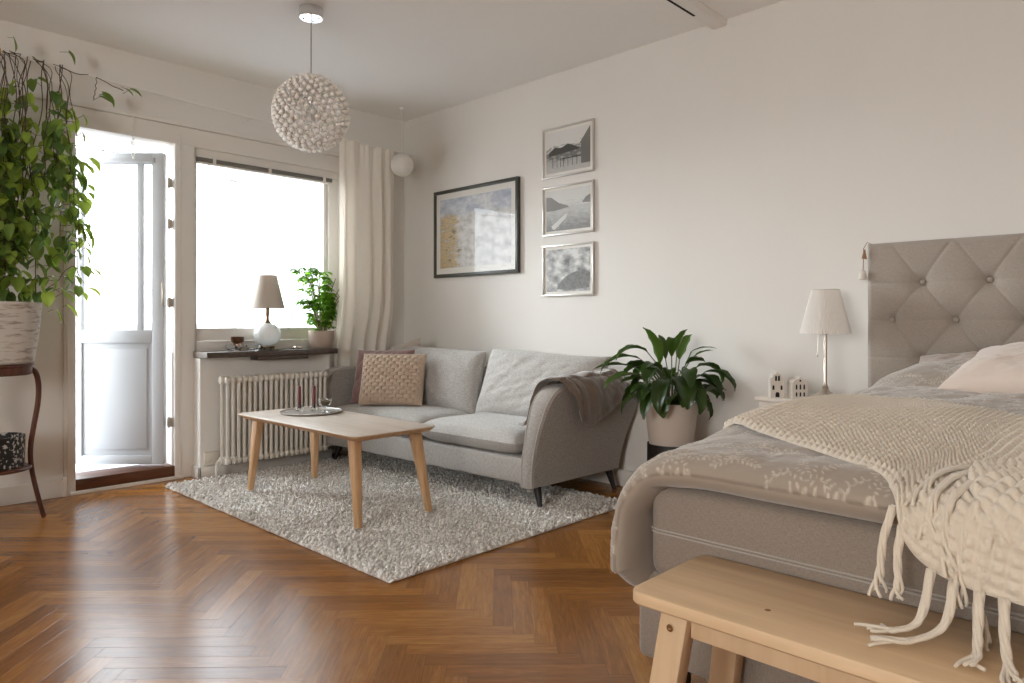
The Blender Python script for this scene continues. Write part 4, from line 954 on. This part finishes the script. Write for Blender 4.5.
# folded-back corner lying over the first layer
low2 = [(4.345, 1.60), (4.36, 1.50), (4.40, 1.42), (4.44, 1.36), (4.50, 1.33), (4.62, 1.31), (4.8, 1.30), (5.0, 1.30)]
upp2 = [(4.44, 1.78), (4.48, 1.82), (4.53, 1.84), (4.6, 1.86), (4.7, 1.87), (4.8, 1.87), (4.92, 1.86), (5.06, 1.85)]
f, G2_ = knitted(low2, upp2, 220, 150, .026, 8); part('folded_corner', f, M['knit'], kt, autosharp=0, merge=None)
def tassel(pts, seed, strands=4, rad=.0055, spread=.008):
    f = MB(); r = random.Random(seed); C = cat(pts, 8); n = len(C); t = np.linspace(0, 1, n)
    for s_ in range(strands):
        ph = 2 * PI * s_ / strands; sp = spread * (.45 + .9 * np.maximum(0, t - .6) * 2.2)
        off = np.stack([np.cos(ph + t * 7), np.sin(ph + t * 7), np.sin(ph + t * 7 + 1) * .3], -1) * sp[:, None]; off[:, :] += np.array([r.uniform(-1, 1), r.uniform(-1, 1), 0]) * (np.maximum(0, t - .7) * .045)[:, None]
        f.tube(C + off, rad * (1 - .45 * t), 6)
    return f
tl = []
tl.append([(4.258, 1.425, .66), (4.245, 1.408, .60), (4.240, 1.405, .54), (4.232, 1.402, .497)])
tl.append([(4.275, 1.415, .63), (4.270, 1.404, .58), (4.272, 1.400, .53), (4.27, 1.398, .500)])
hem = GK[:, 0]; hem = hem[hem[:, 1] < 1.43]
def hp(x): i = int(np.argmin(np.abs(hem[:, 0] - x) + (hem[:, 2] > .66) * 9)); return hem[i] + np.array([0, -.004, .004])
for x, ex_ in ((4.325, ((-.01, -.035, .485), (-.04, -.065, .466), (-.085, -.075, .462))), (4.36, ((-.005, -.045, .49), (-.04, -.085, .466), (-.09, -.125, .462))), (4.395, ((.005, -.04, .49), (.01, -.075, .466), (.01, -.115, .462))), (4.43, ((.008, -.045, .49), (.02, -.09, .466), (.03, -.14, .462)))):
    h = hp(x); tl.append([tuple(h)] + [(h[0] + a_, h[1] + b_, c_) for a_, b_, c_ in ex_])
for k in range(7):
    h = hp(4.475 + k * .075); tl.append([tuple(h), (h[0] + .008, h[1] - .035, .495), (h[0] + .015, h[1] - .07, .467), (h[0] + .012, h[1] - .12, .462)])
for k, (x0_, x1_) in enumerate(((4.345, 4.300), (4.355, 4.322), (4.37, 4.345), (4.39, 4.372), (4.412, 4.40))):
    q0 = 1.60 - k * .055; P = []
    for t in (0, .33, .66, 1):
        x_ = x0_ + (x1_ - x0_) * t - .012 * math.sin(t * PI); q_ = q0 - .19 * t; w_ = place(np.array([x_]), np.array([q_]), .030)[0]; P.append(tuple(w_))
    tl.append(P)
for k, P in enumerate(tl): part('tassel', tassel(P, k), M['knit'], kt, autosharp=0)

# ---- pillows
def pex(g, u, v): g = g.copy(); g[..., 2] += .010 * fbm(u, v, 4, 8, 3) * (1 - u * u * .5); return g
f = cushion(.76, .50, .15, (4.40, 3.07, .838), (1, -.10, .05), (.05, 1, .24), 90, .05, 13, .008, 2.6, pex)
t = thing('blush_pillow', (4.45, 3.05, .78), 'pale blush pillow resting on the duvet against the headboard', 'pillow'); part('pillowcase', f, M['pink'], t, merge=.0004)
f = cushion(.50, .36, .12, (4.06, 3.26, .765), (1, -.02, .0), (0, .8, .42), 80, .05, 15, .010, 2.4, pex)
t = thing('taupe_pillow', (4.0, 3.2, .76), 'greyish taupe pillow behind the blush one, low against the headboard', 'pillow'); part('pillowcase', f, M['taupe'], t, merge=.0004)

# ---- bedside table, lamp, little houses, ornament
ns = thing('bedside_table', (3.32, 3.33, 0), 'white bedside table between headboard and peace lily, mostly behind the bed', 'bedside table')
NX0, NX1, NY0, NY1, NZ = 3.165, 3.50, 3.205, 3.535, .645
part('table_top', MB().box((NX0, NY0, NZ - .02), (NX1, NY1, NZ), .004), M['ceramic'], ns)
part('drawer', MB().box((NX0 + .015, NY0 + .012, NZ - .15), (NX1 - .015, NY1 - .01, NZ - .021), .004), M['ceramic'], ns)
for x in (NX0 + .03, NX1 - .03):
    for y in (NY0 + .03, NY1 - .03): part('leg', MB().box((x - .015, y - .015, 0), (x + .015, y + .015, NZ - .021), .003), M['ceramic'], ns)
L = (3.450, 3.32, NZ)
bl_ = thing('bedside_lamp', L, 'brushed nickel lamp with white pleated shade beside the headboard', 'lamp')
f = MB().lathe(L, [(0, 0), (.083, 0), (.085, .004), (.078, .010), (.045, .022), (.022, .036), (.013, .048), (.014, .056), (.010, .062), (.0075, .070), (.0075, .315), (.011, .318), (.011, .332), (0, .333)], 40); part('stand', f, M['nickel'], bl_)
n = 56; V = []; F = []
zz = [(.108, .300), (.107, .305), (.0585, .496), (.0575, .501)]
for k in range(n * 6):
    a = 2 * PI * k / (n * 6); w_ = .0022 * math.cos(a * n)
    for r_, z in zz: V.append((L[0] + (r_ + w_) * math.cos(a), L[1] + (r_ + w_) * math.sin(a), L[2] + z))
for k in range(n * 6):
    for j in range(3): F.append((k * 4 + j, ((k + 1) % (n * 6)) * 4 + j, ((k + 1) % (n * 6)) * 4 + j + 1, k * 4 + j + 1))
part('lamp_shade', MB().add(V, F), M['pleat'], bl_, autosharp=0)
part('shade_ring', MB().tube([(L[0] + .058 * math.cos(a), L[1] + .058 * math.sin(a), L[2] + .500) for a in np.linspace(0, 2 * PI, 33)], .0015, 5).tube([(L[0] - .058, L[1], L[2] + .500), (L[0] + .058, L[1], L[2] + .500)], .0015, 5).tube([(L[0], L[1], L[2] + .33), (L[0], L[1], L[2] + .500)], .002, 5), M['nickel'], bl_)
part('pull_chain', MB().tube([(L[0] - .008, L[1] - .008, L[2] + .325), (L[0] - .026, L[1] - .018, L[2] + .318), (L[0] - .027, L[1] - .019, L[2] + .215)], .0012, 5).lathe((L[0] - .027, L[1] - .019, L[2] + .192), [(0, 0), (.004, .003), (.005, .012), (.002, .022), (0, .024)], 10), M['nickel'], bl_)
def tealight_house(x, y, w, dp, h, rz, lab, gable, wins):
    t = thing('ceramic_house', (x, y, NZ), lab, 'ceramic house', 'white ceramic houses', rz)
    hw, th = w / 2, .004
    def add(mb, pts, y0, y1):
        n = len(pts); V = [(a, y0, b) for a, b in pts] + [(a, y1, b) for a, b in pts]
        F = [list(range(n)), [n + i for i in range(n)][::-1]] + [[i, n + i, n + (i + 1) % n, (i + 1) % n] for i in range(n)]; mb.add(V, F)
    f = MB(); add(f, gable, -dp / 2, dp / 2)
    V = np.concatenate(f.v); me = bpy.data.meshes.new('walls'); me.from_pydata(V.tolist(), [], f.f); me.materials.append(M['ceramic']); o = bpy.data.objects.new('walls', me); COL.objects.link(o); o.parent = t
    for (a, b, ww, hh) in wins:
        g = MB(); pts = [(a - ww / 2, b), (a + ww / 2, b), (a + ww / 2, b + hh * .7), (a + ww * .3, b + hh * .93), (a, b + hh), (a - ww * .3, b + hh * .93), (a - ww / 2, b + hh * .7)]
        add(g, pts, -dp / 2 - .0006, -dp / 2 + .002); V = np.concatenate(g.v); me = bpy.data.meshes.new('window_opening'); me.from_pydata(V.tolist(), [], g.f); me.materials.append(M['dark']); o = bpy.data.objects.new('window_opening', me); COL.objects.link(o); o.parent = t
    for b in (.03, .062):
        for c in (-dp * .22, dp * .22):
            g = MB().box((hw - .002, c - .007, b), (hw + .0006, c + .007, b + .016)); V = np.concatenate(g.v); me = bpy.data.meshes.new('window_opening'); me.from_pydata(V.tolist(), [], g.f); me.materials.append(M['dark']); o = bpy.data.objects.new('window_opening', me); COL.objects.link(o); o.parent = t
tealight_house(3.250, 3.25, .062, .06, .12, R(36), 'white ceramic tealight house with stepped curved gable, the taller of two', [(-.031, 0), (.031, 0), (.031, .088), (.022, .094), (.018, .108), (.008, .112), (0, .118), (-.008, .112), (-.018, .108), (-.022, .094), (-.031, .088)],
               [(-.018, .036, .009, .022), (.018, .036, .009, .022), (-.0065, .078, .009, .026), (.0065, .078, .009, .026), (0, .002, .018, .024)])
tealight_house(3.342, 3.275, .074, .055, .10, R(46), 'white ceramic tealight house with low rounded gable beside the lamp base', [(-.037, 0), (.037, 0), (.037, .072), (.026, .086), (.012, .090), (0, .100), (-.012, .090), (-.026, .086), (-.037, .072)],
               [(-.018, .042, .007, .024), (0, .042, .007, .024), (.018, .042, .007, .024), (-.018, .010, .007, .02), (0, .010, .007, .02), (.018, .010, .007, .02), (0, .078, .008, .009)])
orn = thing('hanging_ornament', (3.575, 3.44, 1.3), 'small string ornament with tan bead and white bell hanging from the headboard corner', 'ornament')
part('string', MB().tube([(3.592, 3.50, 1.358), (3.588, 3.455, 1.362), (3.575, 3.447, 1.335), (3.573, 3.446, 1.235)], .0016, 6), M['tan'], orn)
part('leather_leaf', MB().hexa([(3.568, 3.440, 1.288), (3.590, 3.440, 1.284), (3.590, 3.446, 1.284), (3.568, 3.446, 1.288), (3.578, 3.440, 1.330), (3.583, 3.440, 1.329), (3.583, 3.446, 1.329), (3.578, 3.446, 1.330)], .001), M['tan'], orn)
part('bell', MB().lathe((3.572, 3.446, 1.192), [(.018, 0), (.019, .004), (.015, .022), (.012, .036), (.005, .044), (0, .046)], 20), M['ceramic'], orn)

# ================================================================== BENCH
bn = thing('bench', (4.4, 1.36, 0), 'light birch wooden bench standing at the foot of the bed', 'bench')
BZ = .450
part('seat', slab(3.817, 5.02, 1.208, 1.518, BZ, [(.004, BZ - .027), (0, BZ - .023), (0, BZ - .005), (.0015, BZ - .0015), (.004, BZ)], .032), M['birch'], bn)
part('knot', MB().lathe((4.072, 1.305, BZ - .0004), [(0, .0006), (.006, .0005)], 14, cap=False), M['tan'], bn)
for sx_, (tx, bx_) in ((-1, (3.918, 3.856)), (1, (4.92, 4.98))):
    for ty, by in ((1.245, 1.215), (1.485, 1.520)):
        a, b = .030, .0215; P = [(bx_ - a, by - b, 0), (bx_ + a, by - b, 0), (bx_ + a, by + b, 0), (bx_ - a, by + b, 0), (tx - a, ty - b, BZ - .026), (tx + a, ty - b, BZ - .026), (tx + a, ty + b, BZ - .026), (tx - a, ty + b, BZ - .026)]
        lg = part('leg', MB().hexa(P, .004), M['birchleg'], bn)
        if ty < 1.3: part('screw', MB().lathe((tx - .006, ty - b - .0055, BZ - .055), [(.0, 0), (.003, 0), (.003, -.001), (.0075, -.001), (.0075, .004)][::-1], 16, axis='Y'), M['chrome'], lg)
part('rail', MB().box((3.945, 1.240, .378), (4.895, 1.262, BZ - .027), .002), M['birchleg'], bn); part('rail', MB().box((3.945, 1.475, .378), (4.895, 1.497, BZ - .027), .002), M['birchleg'], bn)
part('end_rail', MB().box((3.90, 1.262, .385), (3.922, 1.47, BZ - .027), .002), M['birchleg'], bn)

# ================================================================== PEACE LILY
cx, cy = 2.685, 3.255
st = thing('round_plant_stand', (cx, cy, 0), 'dark round plant stand under the white pot by the sofa', 'plant stand')
part('ring', MB().lathe((cx, cy, .26), [(.085, 0), (.125, 0), (.125, .10), (.118, .10), (.118, .012), (.085, .012)], 40), M['black'], st)
for k in range(4): a = PI / 4 + k * PI / 2; part('leg', MB().tube([(cx + .11 * math.cos(a), cy + .11 * math.sin(a), .27), (cx + .125 * math.cos(a), cy + .125 * math.sin(a), 0)], [.013, .011], 10), M['black'], st)
pl = thing('peace_lily', (cx, cy, .272), 'peace lily with glossy dark leaves in a matt white pot beside the sofa', 'potted plant')
part('pot', MB().lathe((cx, cy, .272), [(0, 0), (.100, 0), (.105, .006), (.140, .298), (.141, .304), (.134, .304), (.130, .28), (0, .28)], 48), M['potwhite'], pl)
part('soil', MB().lathe((cx, cy, .548), [(0, .006), (.130, .006)], 24, cap=False), M['soil'], pl)
f = MB(); g = MB(); msk = []; r = random.Random(5)
def lily(phi, rad, zt_, L_, W_, elev, curl, mk=None):
    L_ *= 1 - .22 * max(0, math.cos(phi - pd_(1, 0)))
    c0 = np.array([cx + .03 * math.cos(phi) + r.uniform(-.02, .02), cy + .03 * math.sin(phi) + r.uniform(-.02, .02), .555]); e = np.array([cx + rad * math.cos(phi), cy + rad * math.sin(phi), zt_])
    md = (c0 + e) / 2 + np.array([-.12 * rad * math.cos(phi), -.12 * rad * math.sin(phi), .12 * (zt_ - .55)]); C = cat([c0, md, e], 6); g.tube(C, .0028, 6)
    d = (math.cos(phi) * math.cos(elev), math.sin(phi) * math.cos(elev), math.sin(elev)); up = (-math.cos(phi) * math.sin(elev), -math.sin(phi) * math.sin(elev), math.cos(elev))
    n0 = 9; V, F = leaf(L_, W_ * 1.15, e, d, up, curl, .16, n0, wav=.05); 
    V = np.array(V); V[:, 1] = np.minimum(V[:, 1], YW - .012); f.add(V, F); k = r.random() * .6 if mk is None else mk; msk.extend([k] * len(V))
IMR = np.array([.7210, .6929])   # along the picture's width on the floor
def pd_(a, b): """azimuth from amounts to the picture's right and away"""; v = a * np.array([.721, .693]) + b * np.array([-.693, .721]); return math.atan2(v[1], v[0])
# the tall and far-reaching leaves that make the outline
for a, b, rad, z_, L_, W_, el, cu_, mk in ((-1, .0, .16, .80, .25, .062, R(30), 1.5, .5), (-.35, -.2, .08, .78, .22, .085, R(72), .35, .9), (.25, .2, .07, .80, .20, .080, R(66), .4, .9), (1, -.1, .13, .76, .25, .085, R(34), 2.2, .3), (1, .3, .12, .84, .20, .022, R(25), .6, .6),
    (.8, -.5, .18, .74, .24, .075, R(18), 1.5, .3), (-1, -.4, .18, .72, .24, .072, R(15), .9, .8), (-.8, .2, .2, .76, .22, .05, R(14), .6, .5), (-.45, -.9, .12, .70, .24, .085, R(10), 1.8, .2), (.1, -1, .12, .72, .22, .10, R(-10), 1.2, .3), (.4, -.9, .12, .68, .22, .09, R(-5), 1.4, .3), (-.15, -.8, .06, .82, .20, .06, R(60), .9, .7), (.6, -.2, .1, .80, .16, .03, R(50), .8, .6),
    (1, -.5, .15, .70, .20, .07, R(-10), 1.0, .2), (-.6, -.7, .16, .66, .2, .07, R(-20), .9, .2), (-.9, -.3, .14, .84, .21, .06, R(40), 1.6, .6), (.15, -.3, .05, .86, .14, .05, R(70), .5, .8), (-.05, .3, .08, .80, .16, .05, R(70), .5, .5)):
    lily(pd_(a, b), rad, z_, L_, W_, el, cu_, mk)
for k in range(44):
    phi = 2 * PI * k / 44 * 1.0 + r.uniform(-.1, .1); lily(phi, r.uniform(.07, .165), r.uniform(.60, .78), r.uniform(.13, .20), r.uniform(.055, .09), r.uniform(-.25, .8), r.uniform(.8, 1.9))
f.att = msk; part('foliage', f, M['peace'], pl, autosharp=0); part('stems', g, M['stem'], pl)

# ================================================================== TALL STAND WITH POTHOS
cx, cy = .40, .735
sd2 = thing('plant_stand', (cx, cy, 0), 'reddish brown wooden plant stand with curved legs left of the balcony door', 'plant stand')
part('stand_top', MB().lathe((cx, cy, .735), [(0, 0), (.150, 0), (.156, .006), (.156, .040), (.165, .044), (.165, .052), (.158, .056), (0, .056)], 48), M['redwood'], sd2)
for k in range(3):
    a = R(82) + k * 2 * PI / 3; P = [(.150, .765), (.172, .735), (.182, .67), (.178, .58), (.160, .46), (.148, .36), (.152, .26), (.175, .13), (.205, .0)]
    C = cat([(cx + r_ * math.cos(a), cy + r_ * math.sin(a), z) for r_, z in P], 5); part('leg', MB().tube(C, np.linspace(.0135, .011, len(C)), 10), M['redwood'], sd2)
part('shelf', MB().lathe((cx, cy, .262), [(0, 0), (.150, 0), (.155, .005), (.155, .012), (.150, .015), (0, .015)], 40), M['redwood'], sd2)
spk = mat('speckled_black', (20, 19, 20), .5, bump=.1); n_ = spk.node_tree.nodes; l_ = spk.node_tree.links; tc = n_.new('ShaderNodeTexCoord'); vo = n_.new('ShaderNodeTexNoise'); vo.inputs['Scale'].default_value = 60; vo.inputs['Detail'].default_value = 1.5; l_.new(tc.outputs['Object'], vo.inputs[0])
rp = n_.new('ShaderNodeValToRGB'); rp.color_ramp.elements[0].position = .55; rp.color_ramp.elements[1].position = .60; rp.color_ramp.elements[0].color = lin((20, 19, 20)); rp.color_ramp.elements[1].color = lin((186, 182, 176)); l_.new(vo.outputs[0], rp.inputs[0]); l_.new(rp.outputs[0], n_['Principled BSDF'].inputs['Base Color'])
tagset(MB().lathe((cx, cy, .2775), [(0, 0), (.118, 0), (.124, .005), (.127, .155), (.122, .157), (.117, .152), (.114, .02), (0, .02)], 40).build('speckled_pot', spk, origin=(cx, cy, .277)), 'black pot with pale speckles on the lower shelf of the plant stand', 'pot')
pm = mat('whitewashed_pot', (196, 188, 178), .85, bump=.6, bscale=22, stretch=(1, 1, 4)); n_ = pm.node_tree.nodes; l_ = pm.node_tree.links
tc = n_.new('ShaderNodeTexCoord'); mp = n_.new('ShaderNodeMapping'); mp.inputs['Scale'].default_value = (1, 1, 5); l_.new(tc.outputs['Object'], mp.inputs[0]); vo = n_.new('ShaderNodeTexNoise'); vo.inputs['Scale'].default_value = 14; vo.inputs['Detail'].default_value = 8; l_.new(mp.outputs[0], vo.inputs[0])
rp = n_.new('ShaderNodeValToRGB'); rp.color_ramp.elements[0].position = .36; rp.color_ramp.elements[1].position = .5; rp.color_ramp.elements[0].color = lin((158, 147, 137)); rp.color_ramp.elements[1].color = lin((202, 196, 188)); l_.new(vo.outputs[0], rp.inputs[0]); l_.new(rp.outputs[0], n_['Principled BSDF'].inputs['Base Color'])
po = thing('pothos', (cx, cy, .791), 'tall trailing pothos in a whitewashed pot, vines hung from the curtain rod', 'potted plant')
part('pot', MB().lathe((cx, cy, .792), [(0, 0), (.155, 0), (.165, .01), (.185, .15), (.196, .300), (.190, .304), (.182, .298), (.176, .26), (0, .26)], 48), pm, po)
part('soil', MB().lathe((cx, cy, 1.052), [(0, .008), (.178, .004)], 24, cap=False), M['soil'], po)
f = MB(); g = MB(); msk = []; r = random.Random(9)
def pleaf(q, size, az=None, mk=None):
    az = r.uniform(0, 2 * PI) if az is None else az; tip = r.uniform(-1.3, -.3); d = (math.cos(az) * math.cos(tip), math.sin(az) * math.cos(tip), math.sin(tip)); a2 = az + r.uniform(-.6, .6)
    e = np.array(q) + np.array([math.cos(a2) * r.uniform(.02, .05), math.sin(a2) * r.uniform(.02, .05), r.uniform(-.01, .03)]); e[0] = max(e[0], .06)
    g.tube([q, e], .0013, 5); up = (math.cos(az) * .7 + r.uniform(-.2, .2), math.sin(az) * .7 + r.uniform(-.2, .2), 1); V, F = leaf(size, size * .78, e, d, up, r.uniform(.1, .8), .10, 7, heart=True)
    V = np.array(V); V[:, 0] = np.maximum(V[:, 0], .035); f.add(V, F); k = (r.random() ** 1.5 if mk is None else mk); msk.extend([min(1, k)] * len(V))
def rodz(y): return float(np.interp(y, [.2, 1.02, 1.83, 2.85], [2.446, 2.417, 2.379, 2.349]))
def wig(P, amp):
    C = cat(P, 10); t = np.linspace(0, 1, len(C)); ph = r.uniform(0, 6); k = r.uniform(18, 32)
    C[:, 0] += amp * np.sin(t * k + ph); C[:, 1] += amp * np.cos(t * k * .8 + ph); return C
for k in range(34):
    yt = r.uniform(.60, 1.10); zb = r.uniform(1.12, 1.75); xt = .12 + r.uniform(-.02, .05)
    yb = min(yt + r.uniform(-.12, .10), 1.13); C = wig([(.40 + r.uniform(-.1, .1), .70 + r.uniform(-.08, .12), 1.06), (.34, .72 + (yt - .7) * .4, 1.5), (xt + .03, yt - .03, 2.1), (xt, yt, rodz(yt) + .006)], .008) if k < 9 else \
        wig([(xt, yt - .03, rodz(yt) + .008), (xt + .03, yt + .02, rodz(yt) - .06), (.27 + r.uniform(-.05, .1), (yt + yb) / 2, 1.95), (.30 + r.uniform(-.06, .14), yb, zb)], .010)
    g.tube(C, .0026 if k < 14 else .002, 5)
    for i in range(0, len(C)):
        z = C[i][2]; pr = np.interp(z, [1.05, 1.5, 1.85, 2.03, 2.2, 2.32], [1.0, .95, .68, .36, .12, .0])
        for _ in range(2):
            if r.random() < pr * .75: pleaf(C[i], r.uniform(.05, .085))
# leafy mass above the pot and door-side sprays, backlight put into their colour
for k in range(110):
    pleaf((cx + r.uniform(-.14, .12), cy + r.uniform(-.1, .30), r.uniform(1.10, 1.62)), r.uniform(.055, .095))
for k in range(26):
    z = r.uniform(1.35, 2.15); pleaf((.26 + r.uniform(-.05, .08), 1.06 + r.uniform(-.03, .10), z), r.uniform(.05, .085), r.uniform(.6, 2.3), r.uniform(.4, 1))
C = wig([(.36, .92, 1.12), (.34, 1.02, 1.22), (.30, 1.10, 1.30), (.28, 1.15, 1.22), (.28, 1.18, 1.20)], .004); g.tube(C, .002, 5)
for q, s_, az in (((.30, 1.05, 1.08), .085, 1.4), ((.32, .98, 1.05), .08, 1.1), ((.30, 1.04, 1.18), .07, 1.2), ((.27, 1.15, 1.28), .075, 1.5), ((.28, 1.12, 1.16), .07, 2.0), ((.30, 1.08, 1.24), .06, .9), ((.27, 1.16, 1.18), .075, 1.6), ((.33, 1.0, 1.16), .06, 1.3), ((.26, 1.15, 1.46), .10, 1.4), ((.27, 1.12, 1.50), .07, 1.7)): pleaf(q, s_, az, r.uniform(.6, 1))  # lighter tint again stands in for light from the door
# runner along the rod
C = wig([(.12, 1.05, 2.425), (.14, 1.16, 2.395), (.12, 1.24, 2.41), (.14, 1.34, 2.37), (.13, 1.40, 2.36)], .004); g.tube(C, .0024, 5); C = wig([(.14, 1.26, 2.40), (.15, 1.25, 2.32), (.15, 1.24, 2.26)], .003); g.tube(C, .002, 5)
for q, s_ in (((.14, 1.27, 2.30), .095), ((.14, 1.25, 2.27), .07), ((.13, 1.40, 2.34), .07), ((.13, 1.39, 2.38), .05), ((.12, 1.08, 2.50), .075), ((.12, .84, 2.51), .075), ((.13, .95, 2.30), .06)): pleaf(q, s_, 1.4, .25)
f.att = msk; part('leaves', f, M['pothos'], po, autosharp=0); part('vines', g, M['vine'], po)
V, F = leaf(.09, .075, (.24, .745, 2.42), (.1, .2, -1), (1, 0, .3), .3, .2, 7, heart=True); part('dry_leaf', MB().add(V, F), M['dryleaf'], po, label='yellow brown dry leaf')
